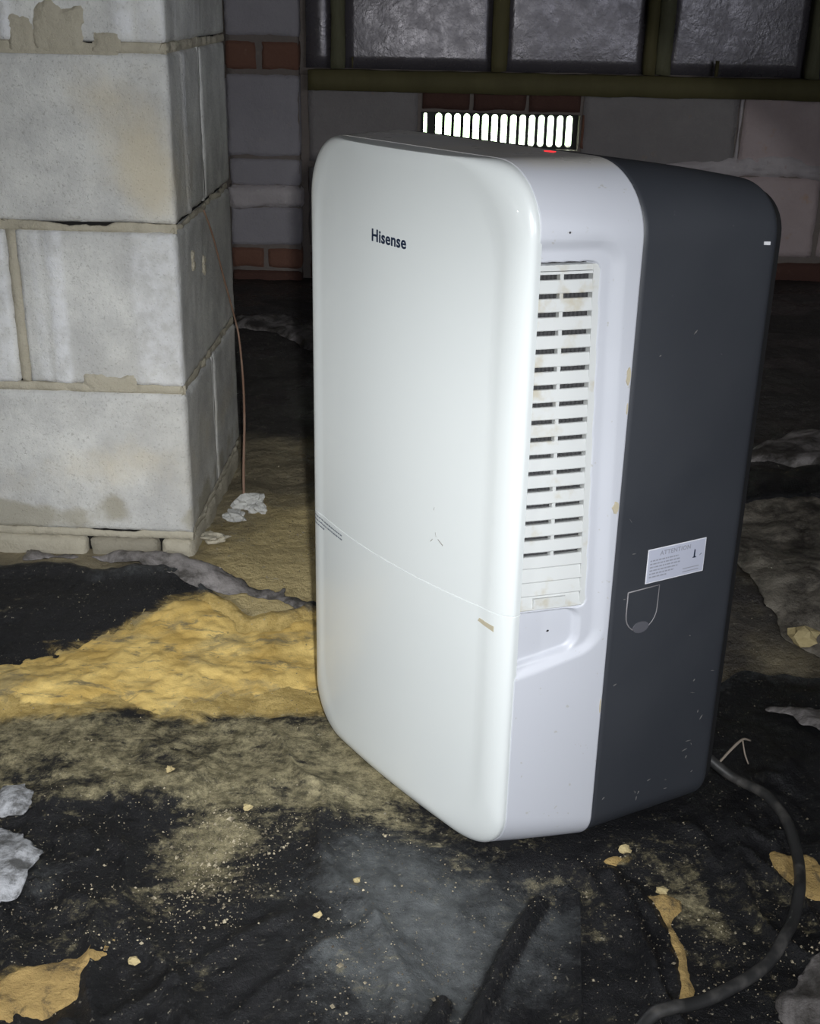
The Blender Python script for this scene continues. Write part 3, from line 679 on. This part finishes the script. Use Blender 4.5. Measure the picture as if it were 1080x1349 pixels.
# charcoal rear shell
def rear():
    rings = []; n = 26
    ys = list(np.linspace(D1 + .0004, D1 + D2 - .012, n)); 
    def R_(y, ins):
        s = (y - D1) / D2; w = W1 + (W2 - W1) * s - .0016; zt = H - .0008 - .021 * max(0, s) ** 1.3
        P = rrect(w - 2 * ins, .0006 + ins, zt - ins, max(.012, .058 - .018 * max(0, s) - ins * .6), max(.01, .031 - ins * .5), 14, 80, 30); return np.stack([P[:, 0], np.full(len(P), y), P[:, 1]], 1)
    rings.append(R_(D1 + .0004, .005))
    for y in ys: rings.append(R_(y, 0))
    for k in range(1, 9):
        a = math.pi / 2 * k / 8; rings.append(R_(D1 + D2 - .012 + .012 * math.sin(a), .012 * (1 - math.cos(a))))
    for sc in (.8, .5, .2, .01):
        q = rings[-1].copy() if sc == .8 else q
        b = rings[-1] if sc == .8 else base_
        if sc == .8: base_ = rings[-1].copy()
        r = base_.copy(); r[:, 0] *= sc; r[:, 2] = H / 2 + (base_[:, 2] - H / 2) * sc; rings.append(r)
    V, Fc = loft(rings); mesh_np('rear_shell', V, Fc[:, ::-1], M_dark, deh)
rear()
def rear_panel():
    D = D1 + D2; w = W2 - .014; rings = []
    for y, ins in ((D - .004, .004), (D - .003, 0), (D + .005, 0), (D + .008, .003)):
        P = rrect(w - 2 * ins, .008 + ins, H - .028 - ins, .035, .026, 10, 20, 10); rings.append(np.stack([P[:, 0], np.full(len(P), y), P[:, 1]], 1))
    for sc in (.6, .05):
        q = rings[-1].copy() if sc == .6 else rings[-2].copy(); q[:, 0] *= sc; q[:, 2] = H / 2 + (q[:, 2] - H / 2) * sc; rings.append(q)
    V, Fc = loft(rings); mesh_np('rear_panel', V, Fc[:, ::-1], M_black, deh, False)
rear_panel()
def dark_x(y): s = (y - D1) / D2; return (W1 + (W2 - W1) * s - .0016) / 2
def dark_patch(name, outline, m, parent, n0=.0004, n1=.0012):
    """outline in (y, z) laid on the charcoal side as a thin raised piece"""
    bm = bmesh.new(); a = [bm.verts.new((dark_x(y) + n1, y, z)) for y, z in outline]; b = [bm.verts.new((dark_x(y) + n0 - .003, y, z)) for y, z in outline]
    n = len(outline); bm.faces.new(a)
    for i in range(n): bm.faces.new([a[i], b[i], b[(i + 1) % n], a[(i + 1) % n]])
    bmesh.ops.recalc_face_normals(bm, faces=bm.faces[:]); bmesh.ops.triangulate(bm, faces=bm.faces[:])
    return from_bm(name, bm, m, parent, False)
# cord cover (D shaped) with finger notch
def dshape(cy, w, zt, zb, n=14):
    r = w / 2; P = [(cy - r, zt - .0008), (cy - r, zb + r * 1.1)]
    P += [(cy - r * math.cos(a), zb + r * 1.1 - r * 1.1 * math.sin(a)) for a in np.linspace(0, math.pi, n)[1:-1]]
    return P + [(cy + r, zb + r * 1.1), (cy + r, zt)]
M_rim = mat('scuffed_rim', (.22, .21, .22), .5)
def rim(name, P, wd, m, parent, lift=.0012):
    P = np.array(P); T3 = [(dark_x(y) + lift, y, z) for y, z in P]; return tube(name, T3, wd, m, parent, 6)
ds = dshape(.1152, .0335, .2580, .2170)
cov = dark_patch('side_cover', ds, M_dark, deh, 0, .0010); rim('cover_rim', ds + ds[:1], .0006, M_rim, cov, .0008)
dark_patch('finger_notch', [(.1152 + .0085 * math.cos(a), .2205 + .0055 * math.sin(a)) for a in np.linspace(0, 2 * math.pi, 18)[:-1]], mat('notch_grey', (.10, .10, .115), .5), cov, 0, .0019)
# attention label
LB = (.1165, .1803, .2613, .2936)
lab = dark_patch('attention_label', [(LB[0], LB[2]), (LB[1], LB[2]), (LB[1], LB[3]), (LB[0], LB[3])], M_labeledge, deh, 0, .0003)
dark_patch('label_face', [(LB[0] + .0008, LB[2] + .0008), (LB[1] - .0008, LB[2] + .0008), (LB[1] - .0008, LB[3] - .0008), (LB[0] + .0008, LB[3] - .0008)], M_label, lab, 0, .0005)
def text_mesh(txt, spacing=1.0):
    cu = bpy.data.curves.new('text', 'FONT'); cu.body = txt; cu.size = 1; cu.extrude = .02; cu.offset = .022; cu.space_character = spacing; cu.resolution_u = 5
    o = bpy.data.objects.new('text', cu); C.objects.link(o); bpy.context.view_layer.update()
    me = bpy.data.meshes.new_from_object(o.evaluated_get(bpy.context.evaluated_depsgraph_get())); bpy.data.objects.remove(o)
    V = np.array([v.co[:] for v in me.vertices]); Fc = [list(p.vertices) for p in me.polygons]; return V, Fc
def place_text(name, txt, m, parent, u0, u1, z0, z1, fmap, spacing=1.0):
    V, Fc = text_mesh(txt, spacing); mn = V.min(0); mx = V.max(0)
    cap = .0 
    P = [fmap(u0 + (u1 - u0) * (x - mn[0]) / (mx[0] - mn[0]), z0 + (z1 - z0) * (y - max(mn[1], -.02)) / (mx[1] - max(mn[1], -.02)), d) for x, y, d in V]
    return mesh_np(name, P, Fc, m, parent, False)
onlab = lambda y, z, d: (dark_x(y) + .00055 + (.0001 if d > 0 else -.0001), y, z)
place_text('label_text', 'ATTENTION', M_paleink, lab, LB[0] + .013, LB[0] + .0465, .2863, .2905, onlab, 1.15)
def label_lines():
    V = []; Fc = []; rg = random.Random(3)
    for r in range(6):
        z = .2818 - r * .0031; u = LB[0] + .003; end = LB[0] + (.034, .036, .036, .034, .030, .022)[r]
        while u < end:
            l = rg.uniform(.0012, .0042); a = len(V)
            for (yy, zz) in ((u, z), (min(end, u + l), z), (min(end, u + l), z + .0013), (u, z + .0013)): V.append((dark_x(yy) + .0006, yy, zz))
            Fc.append([a, a + 1, a + 2, a + 3]); u += l + .0007
    for r in range(2):                                       # fine print bottom right
        a = len(V)
        for (yy, zz) in ((LB[0] + .040, .2645 + r * .003), (LB[0] + .058, .2645 + r * .003), (LB[0] + .058, .2653 + r * .003), (LB[0] + .040, .2653 + r * .003)): V.append((dark_x(yy) + .0006, yy, zz))
        Fc.append([a, a + 1, a + 2, a + 3])
    mesh_np('label_lines', V, Fc, M_paleink, lab, False)
label_lines()
dark_patch('label_symbol', [(LB[0] + .0510, .2768), (LB[0] + .0526, .2768), (LB[0] + .0523, .2845), (LB[0] + .0512, .2845)], M_ink, lab, 0, .0007)
dark_patch('label_symbol', [(LB[0] + .0498, .2765), (LB[0] + .0540, .2765), (LB[0] + .0536, .2774), (LB[0] + .0502, .2774)], M_ink, lab, 0, .0007)
dark_patch('label_symbol', [(LB[0] + .0575, .2775), (LB[0] + .0600, .2790), (LB[0] + .0595, .2797), (LB[0] + .0578, .2783)], M_greyink, lab, 0, .0007)
dark_patch('white_mark', [(.2035, .5468), (.2100, .5462), (.2100, .5490), (.2035, .5495)], mat('white_speck', (.85, .85, .88), .4), deh, 0, .0006)
M_scuff = mat('pale_scuff', (.15, .145, .14), .7); rg_ = random.Random(12)
for i in range(26):                                          # wear along the rim and foot of the charcoal shell
    if i < 9: y_, z_ = rg_.uniform(.185, .208), rg_.uniform(.02, .16)
    elif i < 16: y_, z_ = rg_.uniform(.09, .20), rg_.uniform(.034, .05)
    else: y_, z_ = rg_.uniform(.09, .2), rg_.uniform(.04, .5)
    a_ = rg_.uniform(-.5, 2.2); l_ = rg_.uniform(.0008, .0024) * (1.5 if i < 9 else 1); dy, dz = math.cos(a_) * l_, math.sin(a_) * l_
    dark_patch('scuff', [(y_ - dy, z_ - dz), (y_ + .0005, z_ - .0004), (y_ + dy, z_ + dz), (y_ - .0004, z_ + .0005)], M_scuff, deh, 0, .0003)
# brand lettering and printed notice on the front
onfront = lambda x, z, d: (x, front_y(x) - .0003 - (.0001 if d > 0 else -.0002), z)
place_text('logo_lettering', 'Hisense', M_ink, deh, -.0245, .0240, .5365, .5468, onfront, 1.06)
def tank_print():
    V = []; Fc = []; rg = random.Random(5)
    for r, (xa, xb) in enumerate(((-.150, -.078), (-.150, -.078), (-.150, -.118))):
        z = .2445 - r * .0042; u = xa
        while u < xb:
            l = rg.uniform(.0015, .005); a = len(V)
            for (xx, zz) in ((u, z), (u + l, z), (u + l, z + .0014), (u, z + .0014)): V.append((xx, fy_full(xx) - .0003, zz))
            Fc.append([a, a + 1, a + 2, a + 3]); u += l + .0010
    mesh_np('printed_notice', V, Fc, M_greyink, tank, False)
def fy_full(x):
    """front surface including the rounded side, for mid-height pieces"""
    h = W0 / 2; ax = abs(x)
    if x < 0: ax /= .965
    if ax <= h - FI: return front_y(x)
    c = (ax - (h - FI)) / FI; a = math.acos(min(1, c)); return -.0005 - (FD - .0005) * math.sin(a)
tank_print()
def front_patch(name, outline, m, parent=None, off=.0004):
    bm = bmesh.new(); a = [bm.verts.new((x, fy_full(x) - off, z)) for x, z in outline]; b = [bm.verts.new((x, fy_full(x) + .002, z)) for x, z in outline]; n = len(a); bm.faces.new(a)
    for i in range(n): bm.faces.new([a[i], b[i], b[(i + 1) % n], a[(i + 1) % n]])
    bmesh.ops.recalc_face_normals(bm, faces=bm.faces[:]); bmesh.ops.triangulate(bm, faces=bm.faces[:]); return from_bm(name, bm, m, parent or deh, False)
front_patch('tape_residue', [(.1225, .2365), (.131, .2345), (.1405, .2325), (.1405, .2375), (.131, .2385), (.124, .2395)], M_tape, tank)
for (x, z, a, l) in ((.065, .292, .9, .004), (.076, .2935, -.5, .007), (.070, .299, -1.2, .003), (.067, .322, 1.3, .003)):
    dx, dz = math.cos(a) * l / 2, math.sin(a) * l / 2; front_patch('scuff', [(x - dx, z - dz), (x + dx, z + dz - .0006), (x + dx, z + dz + .0004), (x - dx, z - dz + .0008)], mat('scuff_grey', (.30, .29, .27), .7) if a == .9 else bpy.data.materials['scuff_grey'], deh, .0003)
# chips of residue on the edge of the white shell
def edge_chip(z, hgt, wd, sd):
    rg = random.Random(sd); P = [side_pt(D1 - .0012 - wd * (.5 + .5 * math.cos(a)) * rg.uniform(.7, 1), z + hgt / 2 * math.sin(a) * rg.uniform(.8, 1), .0007) for a in np.linspace(0, 2 * math.pi, 11)[:-1]]
    bm = bmesh.new(); bm.faces.new([bm.verts.new(p) for p in P]); r = bmesh.ops.extrude_face_region(bm, geom=bm.faces[:])
    for g in r['geom']:
        if isinstance(g, bmesh.types.BMVert): g.co.x -= .003
    bmesh.ops.recalc_face_normals(bm, faces=bm.faces[:]); from_bm('tape_residue', bm, M_tape, deh, False)
edge_chip(.452, .016, .004, 1); edge_chip(.340, .012, .006, 2); edge_chip(.425, .010, .001, 4); edge_chip(.15, .016, .001, 5)
lump('pock_mark', side_pt(.030, .228, -.0090), .0011, M_black, deh, 3, 1); lump('pock_mark', side_pt(.022, .566, .0002), .0009, M_black, deh, 4, 1)
# top: control strip light
box('indicator_light', (.083, .0665, H - .0002), (.093, .0683, H + .0005), M_led, deh, 0)
box('indicator_light', (.084, .0705, H - .0002), (.092, .0712, H + .0004), M_led, deh, 0)
for sx_ in (-1, 1):
    for yy in (.02, .19): box('foot', (sx_ * .13 - .012, yy - .01, -.0035), (sx_ * .13 + .012, yy + .012, .004), M_black, deh, .001)
# rough dark bead along the foot of the rear shell
# power cord running from the back corner over the ground
cp = [(.343, 1.004), (.362, .960), (.365, .904), (.353, .853), (.331, .805), (.301, .764), (.263, .735), (.222, .712), (.185, .690), (.15, .62), (.12, .50)]
c3 = [tuple(A2W((.12, .236, .040))), (.270, 1.062, -.008), (.312, 1.030, -.016)] + [(x, y, float(sheet_h(x, y)) + .0065) for x, y in cp]
P3 = crom(c3, 12)
gz = sheet_h(P3[:, 0], P3[:, 1]) + .0048; m_ = np.arange(len(P3)) > 26
z_ = np.where(m_, gz, P3[:, 2])
for _ in range(40): z_ = np.concatenate([z_[:1], np.maximum((z_[:-2] + 2 * z_[1:-1] + z_[2:]) / 4, np.where(m_, gz - .0015, -9)[1:-1]), z_[-1:]])
P3[:, 2] = z_
RI = RA.transposed(); P3l = [tuple(RI @ (Vector(p) - Vector(AW))) for p in P3]
cord = tube('power_cord', P3l, .0053, M_cord, deh, 12); cord['label'] = 'dusty black cord'

# ------------------------------------------------------------------ plastic sheets
def blobs(x, y, L):
    t = np.zeros(np.shape(x))
    for (cx, cy, rx, ry, rot_, am) in L:
        c, s = math.cos(rot_), math.sin(rot_); u = (x - cx) * c + (y - cy) * s; w = -(x - cx) * s + (y - cy) * c
        t = t + am * np.exp(-(u / rx) ** 2 - (w / ry) ** 2)
    return t
SANDB = [(.235, .79, .010, .06, 0, .5), (-.30, .72, .06, .035, .3, .6), (.365, .875, .02, .03, 0, .5), (.20, .895, .02, .012, 0, .5), (-.22, 1.235, .20, .09, -.05, 1.1), (-.12, 1.22, .12, .09, 0, .8), (-.30, 1.16, .12, .045, 0, .6), (-.45, 1.13, .09, .04, 0, .75), (-.25, 1.32, .06, .045, 0, .6)]
OLIVB = [(-.18, 1.06, .30, .11, 0, .75), (-.02, 1.02, .10, .10, 0, .4), (-.42, 1.08, .12, .12, 0, .5), (-.15, .965, .2, .05, 0, .3), (.12, .84, .07, .05, 0, .35), (.25, .86, .1, .06, 0, .4), (-.18, .87, .05, .06, 0, .75), (-.26, .80, .08, .05, 0, .3), (.28, .80, .05, .05, 0, .35)]
FILMHAZEB = [(.05, .76, .16, .16, 0, .62), (-.05, .90, .06, .06, 0, .5), (.03, .98, .05, .03, .8, .3), (-.33, .86, .05, .05, 0, .3)]  # grey dust film, plus haze by the appliance foot painted in as colour
EDGE = [(.120, .30), (.141, .693), (.159, .850)]
def right_of_edge(x, y): return x - np.interp(y, [p[1] for p in EDGE], [p[0] for p in EDGE])
def film_haze_field(x, y):
    return blobs(x, y, FILMHAZEB) + .22 * fbm(x * .5, y, .09, 3, 45)
def folds_at(x, y, k, f=1.2):
    t = np.zeros(np.shape(x))
    for pts, hh, ww in FOLDS[:k]: t += np.exp(-(segdist(x, y, pts) / (ww * f)) ** 2)
    return np.clip(t, 0, 1)
def sheets():
    ys = np.concatenate([np.linspace(.30, .60, 50)[:-1], np.linspace(.60, 1.0, 170)[:-1], np.linspace(1.0, 1.55, 160)])
    xs = np.concatenate([np.linspace(-1.1, -.56, 60)[:-1], np.linspace(-.56, .56, 390)[:-1], np.linspace(.56, 1.3, 80)])
    X, Y, Fc = grid(xs, ys)
    def bk(x): return 1.405 - .075 * sstep(-.30, -.19, x) - .22 * sstep(-.12, .0, x) + .13 * sstep(.22, .42, x) - .05 * sstep(.42, .55, x) + .012 * fbm(x, x * 0, .06, 4, 41)
    X, Y, Fc, sd = snap(X, Y, Fc, lambda x, y: bk(x) - y)
    Z = sheet_h(X, Y) + .006 * np.exp(-((sd - .012) / .010) ** 2) * sstep(.05, -.1, X)
    ol = blobs(X, Y, OLIVB) - folds_at(X, Y, 4) * .5; fl = film_haze_field(X, Y) * sstep(.03, -.01, right_of_edge(X, Y) - .0) - folds_at(X, Y, 4, .9) * .9 + .45 * sstep(.06, 0, sd) * sstep(-.5, -.35, X)
    o = mesh_np('plastic_sheet', np.stack([X, Y, Z], 1), Fc, M_sheet, None, True, {'sand': blobs(X, Y, SANDB), 'olive': ol, 'film_haze': fl}); tag(o, 'large black polythene ground sheet smeared with mud under the dehumidifier', 'plastic sheet')
    # overlapping dusty strip in the foreground
    poly = [(-.060, .30), (.120, .30), (.141, .693), (.159, .850), (.150, .862), (.10, .856), (.03, .850), (-.04, .83), (-.075, .74)]
    X, Y, Fc = grid(np.linspace(-.12, .20, 130), np.linspace(.30, .90, 220))
    X, Y, Fc, sd_ = snap(X, Y, Fc, lambda x, y: polysd(x, y, poly) + .010 * fbm(x, y, .06, 4, 44) * sstep(.12, .05, x))
    right = np.exp(-np.abs(right_of_edge(X, Y)) / .010)
    o = mesh_np('plastic_sheet', np.stack([X, Y, sheet_h(X, Y) - .0014 + .0062 * right], 1), Fc, M_sheet, None, True, {'sand': 0 * X, 'olive': .10 + 0 * X, 'film_haze': film_haze_field(X, Y) - folds_at(X, Y, 2, .9)}); tag(o, 'dusty grey strip of plastic with straight right edge in front of the dehumidifier', 'plastic sheet')
    md = o.modifiers.new('thick', 'SOLIDIFY'); md.thickness = .0008; md.offset = 1
sheets()
def scrap(name, poly, m, label, cat, lift=.006, crump=.006, seed=0, res=.0035, group=None, hf=None, kind=None, thick=.0012):
    poly = np.array(poly); a = poly.min(0) - .02; b = poly.max(0) + .02
    X, Y, Fc = grid(np.arange(a[0], b[0], res), np.arange(a[1], b[1], res)); pl_ = [tuple(p) for p in poly]
    X, Y, Fc, sd_ = snap(X, Y, Fc, lambda x, y: polysd(x, y, pl_) + .010 * fbm(x, y, .045, 4, seed))
    base_ = (hf or sheet_h)(X, Y)
    Z = base_ + .002 + lift * sstep(0, .012, sd_) + crump * .6 * np.abs(fbm(X, Y, .05, 3, seed + 2)) * sstep(0, .03, sd_)
    o = mesh_np(name, np.stack([X, Y, Z], 1), Fc, m, None, True, {'edge': np.clip(sd_ / .03, 0, 1) * .6 + .25}); tag(o, label, cat, group, kind)
    if thick: md = o.modifiers.new('thick', 'SOLIDIFY'); md.thickness = thick; md.offset = 1
    return o
scrap('plastic_scrap', [(-.400, .985), (-.372, .990), (-.362, .965), (-.366, .942), (-.384, .938), (-.400, .955)], M_whitesheet, 'small pale scrap of torn plastic at the left edge, upper of two', 'plastic scrap', .004, .012, 3)
scrap('plastic_scrap', [(-.43, .925), (-.36, .908), (-.324, .884), (-.330, .853), (-.333, .824), (-.352, .806), (-.43, .80)], M_whitesheet, 'pale crumpled plastic flap at the left edge, lower of two', 'plastic scrap', .003, .010, 5)
scrap('plastic_scrap', [(.42, .80), (.352, .790), (.334, .770), (.322, .738), (.300, .722), (.296, .66), (.36, .64), (.44, .68)], M_greysheet, 'grey plastic flap in the lower right corner', 'plastic scrap', .004, .008, 7)
scrap('plastic_scrap', [(.412, 1.156), (.50, 1.150), (.50, 1.10), (.450, 1.102), (.432, 1.122), (.43, 1.14)], M_greysheet, 'small grey plastic scrap right of the dehumidifier foot', 'plastic scrap', .004, .008, 9)
scrap('plastic_scrap', [(.52, 1.78), (.56, 1.865), (.64, 1.92), (.80, 1.97), (.85, 1.80), (.68, 1.74)], M_greysheet, 'grey plastic sheet end on the mud behind the dehumidifier', 'plastic scrap', .012, .010, 11, .006, hf=ground)
scrap('plastic_scrap', [(.44, 1.62), (.50, 1.67), (.60, 1.64), (.66, 1.50), (.60, 1.30), (.52, 1.24), (.46, 1.30), (.44, 1.42)], M_mudsheet, 'muddy brown crumpled sheet beside the charcoal rear shell', 'plastic scrap', .003, .012, 13, .005, hf=ground)
scrap('plastic_scrap', [(-.40, 2.64), (-.28, 2.66), (-.20, 2.53), (-.12, 2.40), (-.14, 2.34), (-.22, 2.40), (-.30, 2.52), (-.40, 2.56)], M_greysheet, 'grey fold of plastic on dark ground below the masonry pier', 'plastic scrap', .01, .02, 15, .007, hf=ground)
scrap('plastic_scrap', [(-.50, 1.415), (-.36, 1.412), (-.28, 1.375), (-.20, 1.345), (-.13, 1.32), (-.12, 1.335), (-.20, 1.37), (-.26, 1.41), (-.29, 1.432), (-.50, 1.436)], M_greysheet, 'grey edge of plastic tucked along the pillar foot', 'plastic scrap', .006, .009, 17)
scrap('plastic_scrap', [(.48, 1.735), (.60, 1.745), (.90, 1.76), (.92, 1.64), (.70, 1.63), (.48, 1.62)], M_sheet, 'black band across the mud behind the dehumidifier', 'plastic scrap', .010, .006, 19, .006, hf=ground)  # black sheet piece put in to make the dark gap in the mud
# sand washed over the sheet
def sandpatch(poly, label, m, seed, lift, amp, rag=.022, res=.0035):
    tp = .05 if rag > .02 else .010
    poly = np.array(poly); a = poly.min(0) - .03; b = poly.max(0) + .03
    X, Y, Fc = grid(np.arange(a[0], b[0], res), np.arange(a[1], b[1], res)); pl_ = [tuple(p) for p in poly]
    X, Y, Fc, sd_ = snap(X, Y, Fc, lambda x, y: polysd(x, y, pl_) + rag * fbm(x, y, .07, 5, seed, .6))
    Z = sheet_h(X, Y) + lift * sstep(0, tp, sd_) * (1 + amp * fbm(X, Y, .05, 4, seed + 1)) - .0015 * sstep(tp * .4, 0, sd_) + (.0018 if tp > .02 else .0006) * fbm(X, Y, .010, 4, seed + 9)
    o = mesh_np('sand_patch', np.stack([X, Y, Z], 1), Fc, m, None, True, {'edge': np.clip(sd_ / .025, 0, 1) * .6 + .2}); tag(o, label, 'sand', kind='stuff')
sandpatch([(-.56, 1.20), (-.46, 1.145), (-.36, 1.125), (-.28, 1.135), (-.20, 1.160), (-.13, 1.165), (-.095, 1.15), (-.05, 1.21), (-.085, 1.30), (-.15, 1.31), (-.20, 1.318), (-.25, 1.345), (-.29, 1.355), (-.34, 1.32), (-.37, 1.28), (-.42, 1.245)], 'bright yellow sand spread between the pillar and the dehumidifier', M_sand, 51, .004, .35)
sandpatch([(-.36, .71), (-.317, .728), (-.290, .742), (-.262, .757), (-.237, .772), (-.236, .755), (-.248, .735), (-.250, .712), (-.270, .695), (-.31, .682), (-.36, .67)], 'orange sand patch in the lower left corner', M_osand, 53, .004, .5, .016, .0025)
sandpatch([(.215, .850), (.232, .856), (.252, .847), (.250, .830), (.240, .815), (.243, .79), (.240, .76), (.243, .735), (.232, .72), (.215, .722), (.220, .745), (.225, .775), (.223, .80), (.220, .822)], 'narrow upright streak of yellow sand between folds in front of the dehumidifier', M_osand, 55, .0045, .5, .007, .0025)
sandpatch([(.185, .905), (.205, .912), (.212, .893), (.196, .882), (.178, .888)], 'small yellow sand smear below the charcoal shell', M_osand, 57, .003, .6, .008, .0025)
sandpatch([(.345, .905), (.375, .900), (.39, .875), (.375, .845), (.35, .855)], 'brown sand patch right of the cord', M_osand, 59, .003, .6, .012, .0025)
# crumbs, far too many to count
def crumbs(n=5200):
    rg = np.random.RandomState(5); V = []; Fc = []
    ico = [(0, 0, 1), (.9, 0, .1), (.1, .85, 0), (-.8, .1, .15), (0, -.9, .05), (.1, 0, -.7)]; fi = [(0, 1, 2), (0, 2, 3), (0, 3, 4), (0, 4, 1), (5, 2, 1), (5, 3, 2), (5, 4, 3), (5, 1, 4)]
    cl = [(-.17, .86, .035, .05, 900, 1.3), (-.15, .93, .12, .03, 450, 1), (-.28, .80, .06, .04, 260, 1.2), (.02, .75, .04, .05, 160, 1), (-.05, .74, .02, .04, 160, 1.3), (.19, .85, .05, .04, 260, 1), (.30, .78, .05, .05, 350, 1.3), (-.25, 1.2, .2, .12, 260, 1.1),
          (-.2, .95, .25, .25, 2600, .8), (.2, .8, .2, .12, 1300, .8), (-.2, 1.5, .08, .05, 200, 1.3), (.5, 1.3, .1, .25, 300, 1.3), (-.15, 1.65, .1, .1, 150, 1.2)]
    X = np.concatenate([rg.normal(c[0], c[2], c[4]) for c in cl]); Y = np.concatenate([rg.normal(c[1], c[3], c[4]) for c in cl]); Sz = np.concatenate([np.full(c[4], c[5]) for c in cl])
    ok = (polysd(X, Y, FOOT) < -.004) & ~((X < -.275) & (Y > 1.43)) & (Y > .4); X, Y, Sz = X[ok], Y[ok], Sz[ok]
    Z = np.where(Y < 1.34, sheet_h(X, Y), ground(X, Y) + .004); r = np.exp(rg.normal(-7.45, .45, len(X))) * Sz
    I = np.array(ico)
    for k in range(len(X)):
        a = rg.rand() * 6.28; c, s = math.cos(a), math.sin(a); q = I * r[k] * (.7 + .6 * rg.rand(3)); b0 = len(V)
        V += (np.stack([q[:, 0] * c - q[:, 1] * s + X[k], q[:, 0] * s + q[:, 1] * c + Y[k], q[:, 2] + Z[k] + r[k] * .4], 1)).tolist()
        Fc += [[b0 + i for i in f] for f in fi]
    o = mesh_np('soil_crumbs', V, Fc, M_crumb, None, False); tag(o, 'scattered soil and mortar crumbs over the black plastic', 'crumbs', kind='stuff')
crumbs()
# lumps that can be told apart
LU = [(.479, 1.287, .017, 'pale yellow clay lump on mud right of the charcoal shell', ground), (-.216, .752, .004, 'small pink mortar lump on black plastic, bottom left', sheet_h), (-.151, .955, .0042, 'tiny yellow lump on the olive mud', sheet_h),
      (-.235, 1.005, .004, 'small yellow clay lump left on the olive mud', sheet_h), (-.04, .846, .003, 'tiny white stone on dusty plastic below the front panel', sheet_h), (-.07, .80, .0035, 'small yellow stone on black plastic, bottom centre', sheet_h), (.206, .905, .005, 'yellow clay crumb under the charcoal shell edge', sheet_h), (.232, .855, .0045, 'yellow clay lump at top of the sand streak', sheet_h)]
for i, (x, y, r, lb, hf) in enumerate(LU):
    o = lump('clay_lump', (x, y, float(hf(x, y)) + r * .55 + (.006 if hf is ground else 0)), r, M_lump, None, 20 + i, 2, (1.15, .95, .7), .45); tag(o, lb, 'lump')
for i, (x, y, r, lb) in enumerate(((-.232, 1.605, .016, 'grey mortar rubble at the foot of the wire'), (-.248, 1.565, .012, 'grey stone beside the pillar corner'), (-.218, 1.590, .010, 'smaller grey stone right of the rubble'), (-.262, 1.475, .012, 'pale broken mortar piece by the pillar corner'))):
    o = lump('mortar_rubble', (x, y, float(ground(x, y)) + r * .5 + .004), r, M_block if i != 3 else M_mortar, None, 40 + i, 3, (1.3, 1, .7), .5); tag(o, lb, 'rubble')
def pw(s_, z, off=.003): d = np.array([math.sin(.029), math.cos(.029)]); return (-.284 + d[0] * s_ + off * d[1], 1.441 + d[1] * s_ - off * d[0], z)
wp = [pw(.160, .424, .0015), pw(.20, .385, .0035), pw(.27, .31, .0035), pw(.340, .235, .004), (-.266, 1.79, .20), (-.255, 1.74, .150), (-.248, 1.69, .10), (-.245, 1.645, .045), (-.243, 1.622, float(ground(-.243, 1.622)) - .002)]
o = tube('rusty_wire', crom(wp, 10), [.0012, .0014, .0016, .0019, .0022], M_wire, None, 7); tag(o, 'thin rusty wire arching from the pillar crack down to the mud', 'wire')
z_ = float(sheet_h(.318, 1.028))
o = tube('twig', crom([(.318, 1.028, z_ + .014), (.334, 1.043, z_ + .022), (.350, 1.058, z_ + .026), (.362, 1.068, z_ + .018)], 5), [.0012, .0016, .0009], M_twig, None, 6); tag(o, 'dry forked twig behind the dehumidifier by the cord', 'twig')
tube('twig_fork', crom([(.350, 1.058, z_ + .026), (.352, 1.050, z_ + .014), (.356, 1.046, z_ + .004)], 4), .0009, M_twig, o, 6)
